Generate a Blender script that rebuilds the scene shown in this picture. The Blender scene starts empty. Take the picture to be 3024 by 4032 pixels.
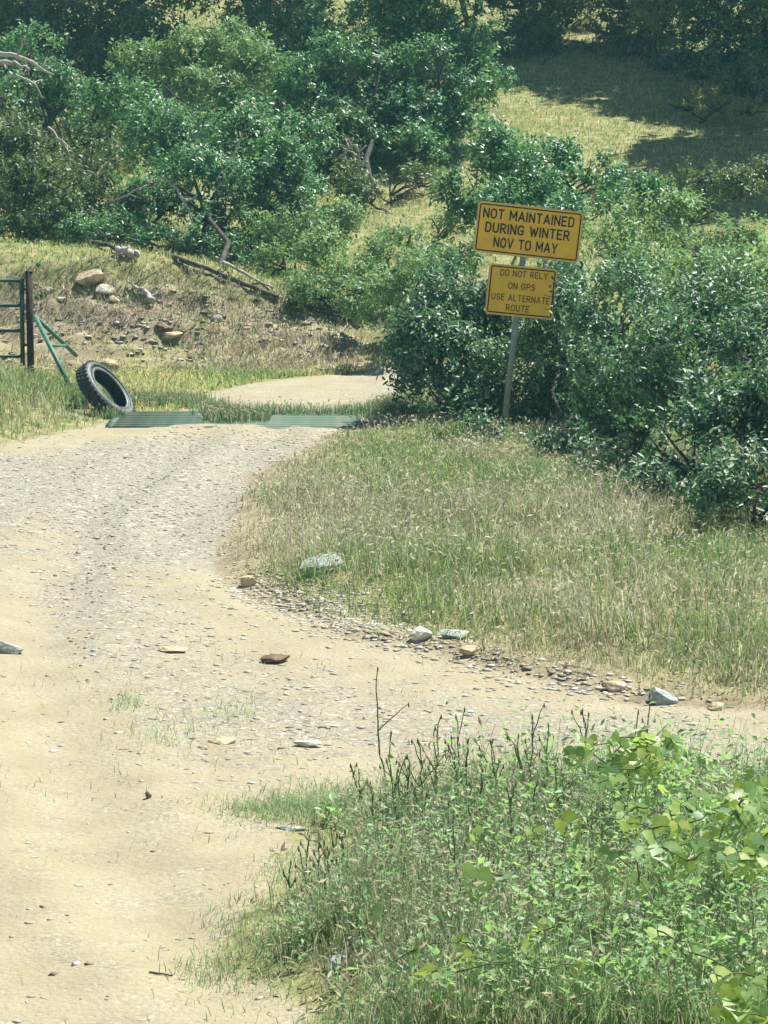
import bpy, math
import numpy as np
from mathutils import Vector, Matrix

rng = np.random.default_rng(7)
SC = bpy.context.scene
COL = SC.collection
R = math.radians

# ------------------------------------------------------------------ camera, sky, sun, exposure
CAM_H = 3.26
FPX = 11250.0                       # focal length in pixels of the 3024 px wide photograph
PITCH = math.atan((2016 - 263) / FPX)
cam_data = bpy.data.cameras.new('camera')
cam = bpy.data.objects.new('camera', cam_data)
COL.objects.link(cam)
cam.location = (0, 0, CAM_H)
cam.rotation_euler = (math.pi / 2 - PITCH, 0, 0)
cam_data.sensor_fit = 'HORIZONTAL'
cam_data.sensor_width = 36.0
cam_data.lens = 36.0 * FPX / 3024
cam_data.clip_start = 0.1
cam_data.clip_end = 2000
SC.camera = cam

SUN_EL, SUN_AZ = R(58), R(44)       # azimuth measured from +Y (view direction) towards +X
S = Vector((math.sin(SUN_AZ) * math.cos(SUN_EL), math.cos(SUN_AZ) * math.cos(SUN_EL), math.sin(SUN_EL)))
world = bpy.data.worlds.new('World')
SC.world = world
world.use_nodes = True
wn = world.node_tree
wn.nodes.clear()
sky = wn.nodes.new('ShaderNodeTexSky')
sky.sky_type = 'NISHITA'
sky.sun_disc = False
sky.sun_elevation = SUN_EL
sky.sun_rotation = SUN_AZ
sky.air_density = 1.0
sky.dust_density = 0.1
sky.ozone_density = 1.0
bg = wn.nodes.new('ShaderNodeBackground')
bg.inputs['Strength'].default_value = 0.06
wo = wn.nodes.new('ShaderNodeOutputWorld')
wn.links.new(sky.outputs[0], bg.inputs[0])
wn.links.new(bg.outputs[0], wo.inputs[0])
sun_data = bpy.data.lights.new('sun', 'SUN')
sun_data.energy = 5.0
sun_data.angle = R(0.5)
sun_data.color = (1.0, 0.995, 0.93)
sun = bpy.data.objects.new('sun', sun_data)
COL.objects.link(sun)
sun.location = (20, 10, 30)
sun.rotation_euler = S.to_track_quat('Z', 'Y').to_euler()
SC.view_settings.view_transform = 'Standard'
SC.view_settings.look = 'None'
SC.view_settings.exposure = 0.93
SC.view_settings.gamma = 1.0
SC.cycles.use_denoising = True
SC.cycles.max_bounces = 6
SC.cycles.transparent_max_bounces = 4
SC.cycles.volume_bounces = 0

# ------------------------------------------------------------------ helpers
def tag(o, label=None, cat=None, group=None, kind=None):
    if label: o['label'] = label
    if cat: o['category'] = cat
    if group: o['group'] = group
    if kind: o['kind'] = kind
    return o

def empty(name, loc):
    o = bpy.data.objects.new(name, None)
    o.location = loc
    o.empty_display_size = 0.1
    COL.objects.link(o)
    return o

def mesh_np(verts, faces, col=None, smooth=False, attrs=None):
    """verts Nx3, faces list of (F,k) int arrays."""
    me = bpy.data.meshes.new('mesh')
    verts = np.asarray(verts, np.float32)
    if not isinstance(faces, list): faces = [faces]
    faces = [np.asarray(f, np.int32) for f in faces if len(f)]
    me.vertices.add(len(verts))
    me.vertices.foreach_set('co', verts.ravel())
    nl = sum(f.size for f in faces); nf = sum(len(f) for f in faces)
    me.loops.add(nl); me.polygons.add(nf)
    me.loops.foreach_set('vertex_index', np.concatenate([f.ravel() for f in faces]))
    tot = np.concatenate([np.full(len(f), f.shape[1], np.int32) for f in faces])
    st = np.concatenate([[0], np.cumsum(tot)[:-1]]).astype(np.int32)
    me.polygons.foreach_set('loop_start', st)
    me.polygons.foreach_set('loop_total', tot)
    if smooth: me.polygons.foreach_set('use_smooth', np.ones(nf, bool))
    if col is not None:
        a = me.attributes.new('col', 'FLOAT_COLOR', 'POINT')
        c = np.ones((len(verts), 4), np.float32); c[:, :3] = col
        a.data.foreach_set('color', c.ravel())
    for k, v in (attrs or {}).items():
        a = me.attributes.new(k, 'FLOAT', 'POINT')
        a.data.foreach_set('value', np.asarray(v, np.float32))
    me.update(calc_edges=True)
    return me

def add(name, me, mat, parent=None, loc=None):
    o = bpy.data.objects.new(name, me)
    if mat and not me.materials: me.materials.append(mat)
    COL.objects.link(o)
    if parent is not None:
        o.parent = parent
        o.location = loc if loc is not None else (0, 0, 0)
    elif loc is not None:
        o.location = loc
    return o

def unit(a):
    return a / np.maximum(np.linalg.norm(a, axis=-1, keepdims=True), 1e-9)

def _hash(ix, iy, iz, seed):
    n = (ix * 374761393 + iy * 668265263 + iz * 2147483647 + seed * 1274126177) & 0xFFFFFFFF
    n = ((n ^ (n >> 13)) * 1274126177) & 0xFFFFFFFF
    return ((n ^ (n >> 16)) & 0xFFFF) / 65535.0

def vnoise(x, y, z=None, seed=0):
    if z is None: z = np.zeros_like(x)
    xi, yi, zi = np.floor(x).astype(np.int64), np.floor(y).astype(np.int64), np.floor(z).astype(np.int64)
    fx, fy, fz = x - xi, y - yi, z - zi
    fx, fy, fz = [t * t * (3 - 2 * t) for t in (fx, fy, fz)]
    r = 0
    for dx in (0, 1):
        for dy in (0, 1):
            for dz in (0, 1):
                w = (fx if dx else 1 - fx) * (fy if dy else 1 - fy) * (fz if dz else 1 - fz)
                r = r + w * _hash(xi + dx, yi + dy, zi + dz, seed)
    return r

def fbm(x, y, seed=0, o=3):
    r, a, t = 0, 1, 0
    for i in range(o):
        r = r + a * vnoise(x * 2 ** i, y * 2 ** i, seed=seed + i); t += a; a *= 0.5
    return r / t

def sstep(a, b, x):
    t = np.clip((x - a) / (b - a), 0, 1)
    return t * t * (3 - 2 * t)

# ------------------------------------------------------------------ picture <-> place (w = coordinates in a 1659 px wide copy)
K = 3024 / 1659
def ray(w, v):
    u, v = w * K, v * K
    cx, cy = (u - 1512) / FPX, -(v - 2016) / FPX
    c, s = math.cos(PITCH), math.sin(PITCH)
    dx, dy, dz = cx, c + cy * s, -s + cy * c
    return np.array([dx / dy, 1.0, dz / dy])
def W(w, v, d):
    return np.array([0, 0, CAM_H]) + ray(w, v) * d
def flat(w, v):
    r = ray(w, v)
    d = -CAM_H / r[2]
    return np.array([r[0] * d, d])

def poly_sd(px, py, poly):
    """signed distance, positive inside"""
    poly = np.asarray(poly); n = len(poly)
    d2 = np.full(px.shape, 1e18); ins = np.zeros(px.shape, bool)
    for i in range(n):
        x0, y0 = poly[i]; x1, y1 = poly[(i + 1) % n]
        ex, ey = x1 - x0, y1 - y0
        t = np.clip(((px - x0) * ex + (py - y0) * ey) / (ex * ex + ey * ey + 1e-12), 0, 1)
        d2 = np.minimum(d2, (px - x0 - t * ex) ** 2 + (py - y0 - t * ey) ** 2)
        if y0 != y1:
            c = (y0 > py) != (y1 > py)
            ins ^= c & (px < (x1 - x0) * (py - y0) / (y1 - y0) + x0)
    return np.where(ins, 1, -1) * np.sqrt(d2)

def seg_d(px, py, pts):
    d2 = np.full(px.shape, 1e18)
    for (x0, y0), (x1, y1) in zip(pts[:-1], pts[1:]):
        ex, ey = x1 - x0, y1 - y0
        t = np.clip(((px - x0) * ex + (py - y0) * ey) / (ex * ex + ey * ey + 1e-12), 0, 1)
        d2 = np.minimum(d2, (px - x0 - t * ex) ** 2 + (py - y0 - t * ey) ** 2)
    return np.sqrt(d2)

ROAD_W = [(-260, 2600), (-260, 1030), (0, 968), (130, 934), (240, 916), (330, 902), (425, 882), (445, 850), (600, 818),
          (860, 800), (1010, 792), (1010, 832), (875, 846), (790, 880), (768, 921), (700, 942), (620, 990), (545, 1022),
          (497, 1100), (468, 1200), (482, 1252), (560, 1293), (640, 1331), (720, 1371), (830, 1393), (960, 1421),
          (1100, 1461), (1200, 1483), (1300, 1501), (1480, 1521), (1659, 1538), (2300, 1595), (2300, 1720), (1659, 1700),
          (1400, 1700), (1200, 1705), (1000, 1712), (860, 1722), (760, 1735), (655, 1770), (695, 1850), (600, 1925),
          (520, 2000), (470, 2060), (560, 2112), (680, 2180), (790, 2320), (790, 2600)]
ROAD = np.array([flat(*p) for p in ROAD_W])
ROAD = np.vstack([[(-5.5, 3.0)], ROAD[1:-2], [(-0.9, 7.5), (-0.6, 3.0)]])
BANK = np.array([flat(*p) for p in [(900, 850), (790, 880), (768, 921), (700, 942), (620, 990), (545, 1022), (497, 1100), (468, 1200),
          (482, 1252), (560, 1293), (640, 1331), (720, 1371), (830, 1393), (960, 1421), (1100, 1461), (1200, 1483),
          (1300, 1501), (1480, 1521), (1659, 1538), (2300, 1595)]] + [np.array((8., 22.)), np.array((7., 32.)), np.array((2.5, 32.))])
FORE = np.array([flat(*p) for p in [(2300, 1720), (1659, 1700), (1400, 1700), (1200, 1705), (1000, 1712), (860, 1722), (760, 1735),
          (655, 1770), (695, 1850), (600, 1925), (520, 2000), (470, 2060), (560, 2112), (680, 2180)]] +
          [np.array((-0.7, 8.5)), np.array((-0.4, 5.0)), np.array((9., 5.0))])
LEFTM = np.array([(-12., 24.6), flat(-260, 1040), flat(0, 972), flat(130, 938), flat(235, 920), flat(280, 895), flat(300, 860),
          np.array((-4.0, 30.0)), np.array((-12., 31.0))])

xs = np.unique(np.round(np.concatenate([np.linspace(-400, -60, 12), np.linspace(-60, -12, 18), np.arange(-12, -5.4, 0.3),
      np.arange(-5.4, 5.6, 0.06), np.arange(5.6, 12, 0.3), np.linspace(12, 60, 18), np.linspace(60, 400, 12)]), 4))
ys = np.unique(np.round(np.concatenate([np.linspace(-400, -20, 12), np.linspace(-20, 7, 24), np.arange(7.3, 9.2, 0.2), np.arange(9.2, 20, 0.06),
      np.arange(20, 35, 0.085), np.arange(35, 56, 0.2), np.linspace(56, 110, 22), np.linspace(110, 400, 14)]), 4))
GX, GY = np.meshgrid(xs, ys)

def terrain(x, y):
    z = 1.6 * (1 - sstep(0, 8, y)) * sstep(-60, -2, y)
    hill = 0.205 * np.logaddexp(0, (y - 31.6 + 0.10 * np.clip(x, -6, 6)) * 2.2) / 2.2
    hill = 9.5 * np.tanh(hill / 9.5)
    z = z + hill
    # cut bank on the left beyond the road
    crest = np.exp(-((y - (33.9 - 0.12 * (x + 4))) / 1.35) ** 2)
    z = z + crest * 0.74 * (1 - sstep(-3.4, 0.2, x)) * sstep(-40, -8, x + 0 * y)
    z = z + 0.10 * (fbm(x * 1.1, y * 1.1, 11) - .5) * sstep(30.5, 32.5, y)
    # grassy banks
    b = poly_sd(x, y, BANK)
    z = z + 0.05 * sstep(0.0, 1.5, b) + 0.04 * sstep(-0.02, 0.25, b)
    z = z + 0.06 * (fbm(x * 1.4, y * 1.4, 21) - .5) * sstep(0, 0.5, b)
    z = z + 0.05 * np.exp(-(((x - 2.0) / 1.3) ** 2 + ((y - 19.0) / 2.0) ** 2)) * sstep(0, 1.0, b)
    lm = poly_sd(x, y, LEFTM)
    z = z + 0.30 * sstep(0.0, 1.6, lm)
    fo = poly_sd(x, y, FORE)
    z = z + 0.10 * sstep(0, 0.8, fo)
    near = sstep(70, 40, np.abs(y)) * sstep(40, 20, np.abs(x))
    z = z + near * (0.035 * (fbm(x * 0.7, y * 0.7, 3) - .5) + 0.022 * (fbm(x * 3.1, y * 3.1, 5) - .5) + 0.010 * (vnoise(x * 11, y * 11, seed=8) - .5))
    # rutted wheel tracks curving from the side road and through the grid
    for pts, dep in (([(-0.2, 9.), (-1.3, 12.), (-2.0, 16.), (-2.2, 21.), (-1.6, 25.6)], 0.03),
                     ([(3.5, 14.6), (1.2, 15.6), (-0.6, 17.2), (-1.5, 20.), (-1.0, 25.6)], 0.03)):
        d = seg_d(x, y, pts)
        z = z - dep * np.exp(-(d / 0.22) ** 2) + 0.014 * np.exp(-((d - .4) / 0.16) ** 2)
    # rough eroded bank face
    face = sstep(30.2, 31.2, y) * (1 - sstep(33.2, 34.2, y)) * (1 - sstep(-0.5, 1.0, x)) * sstep(-7, -5, x)
    z = z + face * (0.34 * (fbm(x * 1.7, y * 2.6, 31) - .5) + 0.09 * (vnoise(x * 7, y * 7, seed=33) - .5))
    return z
GZ = terrain(GX, GY)

def gz(x, y):
    x = np.asarray(x, float); y = np.asarray(y, float)
    i = np.clip(np.searchsorted(xs, x) - 1, 0, len(xs) - 2); j = np.clip(np.searchsorted(ys, y) - 1, 0, len(ys) - 2)
    tx = (x - xs[i]) / (xs[i + 1] - xs[i]); ty = (y - ys[j]) / (ys[j + 1] - ys[j])
    return (GZ[j, i] * (1 - tx) * (1 - ty) + GZ[j, i + 1] * tx * (1 - ty) + GZ[j + 1, i] * (1 - tx) * ty + GZ[j + 1, i + 1] * tx * ty)

DD = np.arange(8.5, 70, 0.01)
def H(w, v, h=0.0):
    """first point of the sight line that lies h above the ground"""
    r = ray(w, v)
    px, py, pz = r[0] * DD, DD, CAM_H + r[2] * DD
    k = np.argmax(pz < gz(px, py) + h)
    if not (pz < gz(px, py) + h).any(): k = len(DD) - 1
    return np.array([px[k], py[k], pz[k]])

# ------------------------------------------------------------------ materials
def mat(name):
    m = bpy.data.materials.new(name); m.use_nodes = True
    nt = m.node_tree
    return m, nt, nt.nodes['Principled BSDF'], nt.nodes['Material Output']

def N(nt, kind, **kw):
    n = nt.nodes.new(kind)
    for k, v in kw.items(): setattr(n, k, v)
    return n

def ramp(nt, stops):
    n = nt.nodes.new('ShaderNodeValToRGB')
    e = n.color_ramp.elements
    while len(e) < len(stops): e.new(0.5)
    for el, (p, c) in zip(e, stops):
        el.position = p; el.color = (*c, 1)
    return n

def leaf_mat(name, stops, rough=0.42, transl=0.30, tcol=(0.30, 0.42, 0.05), spec=0.5):
    m, nt, p, out = mat(name)
    g = N(nt, 'ShaderNodeNewGeometry')
    r = ramp(nt, stops)
    nt.links.new(g.outputs['Random Per Island'], r.inputs[0])
    nt.links.new(r.outputs[0], p.inputs['Base Color'])
    p.inputs['Roughness'].default_value = rough
    p.inputs['Specular IOR Level'].default_value = spec
    t = N(nt, 'ShaderNodeBsdfTranslucent')
    mx = N(nt, 'ShaderNodeMix', data_type='RGBA', blend_type='MULTIPLY')
    mx.inputs[0].default_value = 0.0
    mm = N(nt, 'ShaderNodeMix', data_type='RGBA')
    mm.inputs[0].default_value = 0.6
    nt.links.new(r.outputs[0], mm.inputs[6]); mm.inputs[7].default_value = (*tcol, 1)
    nt.links.new(mm.outputs[2], t.inputs[0])
    s = N(nt, 'ShaderNodeMixShader'); s.inputs[0].default_value = transl
    nt.links.new(p.outputs[0], s.inputs[1]); nt.links.new(t.outputs[0], s.inputs[2])
    nt.links.new(s.outputs[0], out.inputs[0])
    return m

def col_leaf_mat(name, rough=0.5, transl=0.5, spec=0.4):
    m, nt, p, out = mat(name)
    a = N(nt, 'ShaderNodeAttribute', attribute_name='col')
    nt.links.new(a.outputs[0], p.inputs['Base Color'])
    p.inputs['Roughness'].default_value = rough
    p.inputs['Specular IOR Level'].default_value = spec
    t = N(nt, 'ShaderNodeBsdfTranslucent')
    nt.links.new(a.outputs[0], t.inputs[0])
    s = N(nt, 'ShaderNodeMixShader'); s.inputs[0].default_value = transl
    nt.links.new(p.outputs[0], s.inputs[1]); nt.links.new(t.outputs[0], s.inputs[2])
    nt.links.new(s.outputs[0], out.inputs[0])
    return m

def noisy_mat(name, c1, c2, scale=8, rough=0.8, bump=0.3, bscale=None, metal=0.0, spec=0.3, c3=None, detail=6):
    m, nt, p, out = mat(name)
    tc = N(nt, 'ShaderNodeTexCoord')
    n = N(nt, 'ShaderNodeTexNoise'); n.inputs['Scale'].default_value = scale; n.inputs['Detail'].default_value = detail
    n.inputs['Roughness'].default_value = 0.65
    nt.links.new(tc.outputs['Object'], n.inputs[0])
    st = [(0.32, c1), (0.66, c2)]
    if c3: st = [(0.3, c1), (0.52, c2), (0.7, c3)]
    r = ramp(nt, st)
    nt.links.new(n.outputs[0], r.inputs[0]); nt.links.new(r.outputs[0], p.inputs['Base Color'])
    b = N(nt, 'ShaderNodeTexNoise'); b.inputs['Scale'].default_value = bscale or scale * 4; b.inputs['Detail'].default_value = 5
    nt.links.new(tc.outputs['Object'], b.inputs[0])
    bp = N(nt, 'ShaderNodeBump'); bp.inputs['Strength'].default_value = bump; bp.inputs['Distance'].default_value = 0.02
    nt.links.new(b.outputs[0], bp.inputs['Height']); nt.links.new(bp.outputs[0], p.inputs['Normal'])
    p.inputs['Roughness'].default_value = rough; p.inputs['Metallic'].default_value = metal
    p.inputs['Specular IOR Level'].default_value = spec
    return m

def ground_mat():
    m, nt, p, out = mat('earth')
    L = nt.links.new
    tc = N(nt, 'ShaderNodeTexCoord')
    def noise(scale, detail=5, rough=0.6):
        n = N(nt, 'ShaderNodeTexNoise'); n.inputs['Scale'].default_value = scale; n.inputs['Detail'].default_value = detail
        n.inputs['Roughness'].default_value = rough
        L(tc.outputs['Object'], n.inputs[0]); return n.outputs[0]
    def attr(a): return N(nt, 'ShaderNodeAttribute', attribute_name=a).outputs['Fac']
    def mix(f, a, b, bt='MIX'):
        n = N(nt, 'ShaderNodeMix', data_type='RGBA', blend_type=bt)
        for i, s in ((0, f), (6, a), (7, b)):
            if isinstance(s, (int, float)): n.inputs[i].default_value = s
            elif isinstance(s, tuple): n.inputs[i].default_value = (*s, 1)
            else: L(s, n.inputs[i])
        return n.outputs[2]
    def rmp(f, stops):
        r = ramp(nt, stops); L(f, r.inputs[0]); return r.outputs[0]
    B, Wt = (0, 0, 0), (1, 1, 1)
    dirt = rmp(noise(2.2), [(0.3, (0.31, 0.26, 0.165)), (0.5, (0.375, 0.33, 0.215)), (0.7, (0.43, 0.385, 0.27))])
    dirt = mix(rmp(noise(45, 3), [(0.35, B), (0.7, Wt)]), dirt, (0.34, 0.28, 0.175))
    grav = rmp(noise(70, 4, 0.75), [(0.32, (0.15, 0.14, 0.11)), (0.47, (0.26, 0.24, 0.185)), (0.58, (0.35, 0.325, 0.25)), (0.7, (0.52, 0.48, 0.38))])
    def voro(scale):
        n = N(nt, 'ShaderNodeTexVoronoi'); n.inputs['Scale'].default_value = scale; n.inputs['Randomness'].default_value = 1.0
        L(tc.outputs['Object'], n.inputs[0]); return n
    v1, v2 = voro(34), voro(75)
    def lum(c):
        n = N(nt, 'ShaderNodeSeparateColor'); L(c, n.inputs[0]); return n.outputs[0]
    st1 = rmp(lum(v1.outputs['Color']), [(0.0, (0.14, 0.12, 0.085)), (0.35, (0.27, 0.24, 0.175)), (0.75, (0.39, 0.35, 0.26)), (1.0, (0.60, 0.57, 0.47))])
    st2 = rmp(lum(v2.outputs['Color']), [(0.0, (0.13, 0.115, 0.085)), (0.35, (0.26, 0.23, 0.17)), (0.75, (0.38, 0.34, 0.25)), (1.0, (0.58, 0.55, 0.45))])
    grav = mix(0.55, grav, st2)
    grav = mix(rmp(noise(7, 4), [(0.47, B), (0.58, (0.75, 0.75, 0.75))]), grav, st1)
    dirt = mix(rmp(noise(4.5, 5), [(0.5, B), (0.68, (0.5, 0.5, 0.5))]), dirt, st2)
    gf = N(nt, 'ShaderNodeMath', operation='ADD'); L(attr('gravel'), gf.inputs[0])
    g2 = N(nt, 'ShaderNodeMath', operation='MULTIPLY_ADD'); L(noise(5.5, 6), g2.inputs[0]); g2.inputs[1].default_value = 1.6; g2.inputs[2].default_value = -0.8
    L(g2.outputs[0], gf.inputs[1])
    road = mix(rmp(gf.outputs[0], [(0.25, B), (0.75, Wt)]), dirt, grav)
    road = mix(rmp(noise(160, 2), [(0.6, B), (0.72, (0.5, 0.5, 0.5))]), road, (0.17, 0.13, 0.08))
    soil = rmp(noise(3.3, 7, 0.7), [(0.3, (0.15, 0.115, 0.08)), (0.5, (0.31, 0.245, 0.165)), (0.68, (0.50, 0.425, 0.30))])
    turf = rmp(noise(6, 6), [(0.32, (0.14, 0.15, 0.055)), (0.5, (0.25, 0.24, 0.10)), (0.68, (0.38, 0.34, 0.17))])
    under = mix(attr('soil'), turf, soil)
    rf = N(nt, 'ShaderNodeMath', operation='ADD'); L(attr('road'), rf.inputs[0])
    r2 = N(nt, 'ShaderNodeMath', operation='MULTIPLY_ADD'); L(noise(9, 6, 0.7), r2.inputs[0]); r2.inputs[1].default_value = 0.9; r2.inputs[2].default_value = -0.45
    L(r2.outputs[0], rf.inputs[1])
    base = mix(rmp(rf.outputs[0], [(0.36, B), (0.62, Wt)]), under, road)
    L(base, p.inputs['Base Color'])
    p.inputs['Roughness'].default_value = 0.95; p.inputs['Specular IOR Level'].default_value = 0.15
    b1 = N(nt, 'ShaderNodeBump'); b1.inputs['Strength'].default_value = 0.55; b1.inputs['Distance'].default_value = 0.02
    L(noise(38, 6, 0.7), b1.inputs['Height'])
    b2 = N(nt, 'ShaderNodeBump'); b2.inputs['Strength'].default_value = 0.4; b2.inputs['Distance'].default_value = 0.006
    L(noise(170, 3, 0.7), b2.inputs['Height']); L(b1.outputs[0], b2.inputs['Normal'])
    b3 = N(nt, 'ShaderNodeBump'); b3.invert = True; b3.inputs['Strength'].default_value = 0.35; b3.inputs['Distance'].default_value = 0.008
    L(v1.outputs['Distance'], b3.inputs['Height']); L(b2.outputs[0], b3.inputs['Normal'])
    L(b3.outputs[0], p.inputs['Normal'])
    return m

M = {}
M['earth'] = ground_mat()
G = lambda r, g, b: (r, g, b)
M['dark_leaf'] = leaf_mat('dark_glossy_leaf', [(0.0, (0.018, 0.062, 0.038)), (0.45, (0.048, 0.130, 0.066)), (0.75, (0.13, 0.26, 0.12)), (0.9, (0.26, 0.36, 0.17)), (1.0, (0.40, 0.48, 0.30))], 0.50, 0.26, (0.20, 0.45, 0.12), 0.65)  # palest tones stand in for sheen, darkest for shaded leaves
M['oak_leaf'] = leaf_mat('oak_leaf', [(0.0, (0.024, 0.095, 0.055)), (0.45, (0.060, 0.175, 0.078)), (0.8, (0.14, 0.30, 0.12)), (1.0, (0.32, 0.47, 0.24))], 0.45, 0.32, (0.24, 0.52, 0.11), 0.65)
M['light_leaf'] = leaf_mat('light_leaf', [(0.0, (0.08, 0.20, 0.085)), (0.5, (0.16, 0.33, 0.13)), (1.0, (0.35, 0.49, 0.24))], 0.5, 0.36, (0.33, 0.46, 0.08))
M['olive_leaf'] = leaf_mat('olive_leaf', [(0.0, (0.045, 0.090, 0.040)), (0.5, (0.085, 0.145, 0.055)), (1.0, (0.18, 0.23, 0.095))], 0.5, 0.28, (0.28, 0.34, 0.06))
M['sunlit_leaf'] = leaf_mat('sunlit_leaf', [(0.0, (0.14, 0.16, 0.05)), (0.5, (0.24, 0.25, 0.075)), (1.0, (0.36, 0.34, 0.12))], 0.5, 0.3, (0.45, 0.45, 0.1))  # yellow tone paints sunlight into foliage that only catches sun
M['vine_leaf'] = leaf_mat('vine_leaf', [(0.0, (0.085, 0.17, 0.05)), (0.6, (0.13, 0.23, 0.06)), (1.0, (0.19, 0.27, 0.07))], 0.45, 0.5, (0.50, 0.62, 0.05))
M['weed_leaf'] = leaf_mat('weed_leaf', [(0.0, (0.15, 0.27, 0.13)), (0.55, (0.32, 0.46, 0.24)), (1.0, (0.54, 0.62, 0.41))], 0.5, 0.46, (0.36, 0.55, 0.18))
M['fresh_leaf'] = leaf_mat('fresh_leaf', [(0.0, (0.16, 0.32, 0.13)), (0.5, (0.26, 0.45, 0.18)), (1.0, (0.42, 0.57, 0.24))], 0.48, 0.5, (0.42, 0.66, 0.14))
M['grass'] = col_leaf_mat('grass_blade')
M['bark'] = noisy_mat('grey_bark', (0.035, 0.030, 0.025), (0.11, 0.10, 0.085), 14, 0.9, 0.5)
M['bleached'] = noisy_mat('bleached_wood', (0.30, 0.27, 0.23), (0.52, 0.49, 0.43), 18, 0.85, 0.4)
M['stalk'] = noisy_mat('weed_stalk', (0.06, 0.085, 0.035), (0.15, 0.18, 0.08), 20, 0.8, 0.2)
M['rock_pale'] = noisy_mat('pale_rock', (0.30, 0.27, 0.21), (0.58, 0.54, 0.45), 14, 0.9, 0.6, c3=(0.66, 0.63, 0.55))
M['rock_tan'] = noisy_mat('tan_rock', (0.28, 0.21, 0.12), (0.56, 0.44, 0.27), 11, 0.9, 0.6, c3=(0.65, 0.55, 0.37))
M['rock_brown'] = noisy_mat('brown_rock', (0.09, 0.06, 0.04), (0.26, 0.17, 0.11), 18, 0.9, 0.6)
M['rock_grey'] = noisy_mat('grey_rock', (0.24, 0.25, 0.23), (0.48, 0.49, 0.45), 16, 0.9, 0.6)
M['lichen_rock'] = noisy_mat('lichened_rock', (0.22, 0.24, 0.20), (0.52, 0.56, 0.48), 18, 0.92, 0.6)
def gravel_mat():
    m, nt, p, out = mat('gravel_stone')
    g = N(nt, 'ShaderNodeNewGeometry')
    r = ramp(nt, [(0.0, (0.22, 0.185, 0.13)), (0.15, (0.29, 0.25, 0.18)), (0.5, (0.40, 0.355, 0.26)), (0.85, (0.46, 0.42, 0.33)), (1.0, (0.64, 0.61, 0.51))])
    nt.links.new(g.outputs['Random Per Island'], r.inputs[0]); nt.links.new(r.outputs[0], p.inputs['Base Color'])
    p.inputs['Roughness'].default_value = 0.85; p.inputs['Specular IOR Level'].default_value = 0.3
    return m
M['gravel'] = gravel_mat()

# ------------------------------------------------------------------ ground and road
SD_ROAD = poly_sd(GX, GY, ROAD) + 0.30 * (fbm(GX * 2.1, GY * 2.1, 41) - .5)
a_road = sstep(-0.22, 0.22, SD_ROAD)
tr = np.minimum(seg_d(GX, GY, [(-0.4, 9.), (-1.3, 12.), (-2.3, 16.), (-2.6, 21.), (-1.9, 25.6)]),
                seg_d(GX, GY, [(4.0, 14.2), (1.2, 15.0), (-0.2, 16.2), (-1.2, 18.)]) * .6)
a_grav = 0.62 * sstep(11.5, 14.5, GY) + 0.25 * sstep(15, 20, GY) - 0.85 * np.exp(-(tr / 0.42) ** 2) * sstep(24, 14, GY) \
         - 0.6 * sstep(24.6, 26.0, GY) * sstep(0.5, -0.5, GX) - 0.55 * np.exp(-(seg_d(GX, GY, [(-4.2, 22.6), (-3.2, 24.2), (-2.6, 25.6)]) / 0.5) ** 2) \
         + 0.5 * (fbm(GX * 1.3, GY * 1.3, 51) - .5)
a_soil = sstep(30.2, 31.0, GY) * (1 - sstep(32.8, 33.6, GY)) * (1 - sstep(-0.6, 1.0, GX)) * (0.5 + 0.9 * (fbm(GX * 1.6, GY * 1.6, 61) - 0.25))
a_soil = np.maximum(a_soil, np.exp(-(poly_sd(GX, GY, BANK) / 0.35) ** 2) * 0.8)
nx, ny = len(xs), len(ys)
V = np.stack([GX.ravel(), GY.ravel(), GZ.ravel()], 1)
ii = np.arange(nx - 1)[None, :] + np.arange(ny - 1)[:, None] * nx
F = np.stack([ii, ii + 1, ii + 1 + nx, ii + nx], -1).reshape(-1, 4)
fr = SD_ROAD.ravel()[F].mean(1) > 0
AT = {'road': a_road.ravel(), 'gravel': np.clip(a_grav, 0, 1).ravel(), 'soil': np.clip(a_soil, 0, 1).ravel()}
def sub(faces):
    used, inv = np.unique(faces, return_inverse=True)
    return mesh_np(V[used], inv.reshape(faces.shape), smooth=True, attrs={k: v[used] for k, v in AT.items()})
ground = add('ground', sub(F[~fr]), M['earth'])
tag(ground, 'grassy hillside and verges of dry soil', 'ground', kind='structure')
road = add('dirt_road', sub(F[fr]), M['earth'])
tag(road, 'pale gravelly dirt road forking round the grassy bank', 'road', kind='structure')
def roadness(x, y):
    return poly_sd(x, y, ROAD)

# ------------------------------------------------------------------ shape builders
def tube(pts, rad, sides=6):
    pts = np.asarray(pts, float); n = len(pts)
    rad = np.broadcast_to(np.asarray(rad, float), (n,))
    t = unit(np.gradient(pts, axis=0))
    ref = np.array([0., 0., 1.]) if abs(t[:, 2]).mean() < 0.8 else np.array([1., 0., 0.])
    a = unit(np.cross(t, ref)); b = np.cross(t, a)
    ang = np.arange(sides) * 2 * math.pi / sides
    v = pts[:, None] + rad[:, None, None] * (np.cos(ang)[None, :, None] * a[:, None] + np.sin(ang)[None, :, None] * b[:, None])
    v = v.reshape(-1, 3)
    k = np.arange(sides); q = []
    for i in range(n - 1):
        q.append(np.stack([i * sides + k, i * sides + (k + 1) % sides, (i + 1) * sides + (k + 1) % sides, (i + 1) * sides + k], 1))
    q = np.concatenate(q)
    c0, c1 = len(v), len(v) + 1
    v = np.vstack([v, pts[0], pts[-1]])
    t0 = np.stack([np.full(sides, c0), (k + 1) % sides, k], 1)
    t1 = np.stack([np.full(sides, c1), (n - 1) * sides + k, (n - 1) * sides + (k + 1) % sides], 1)
    return v, q, np.vstack([t0, t1])

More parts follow.
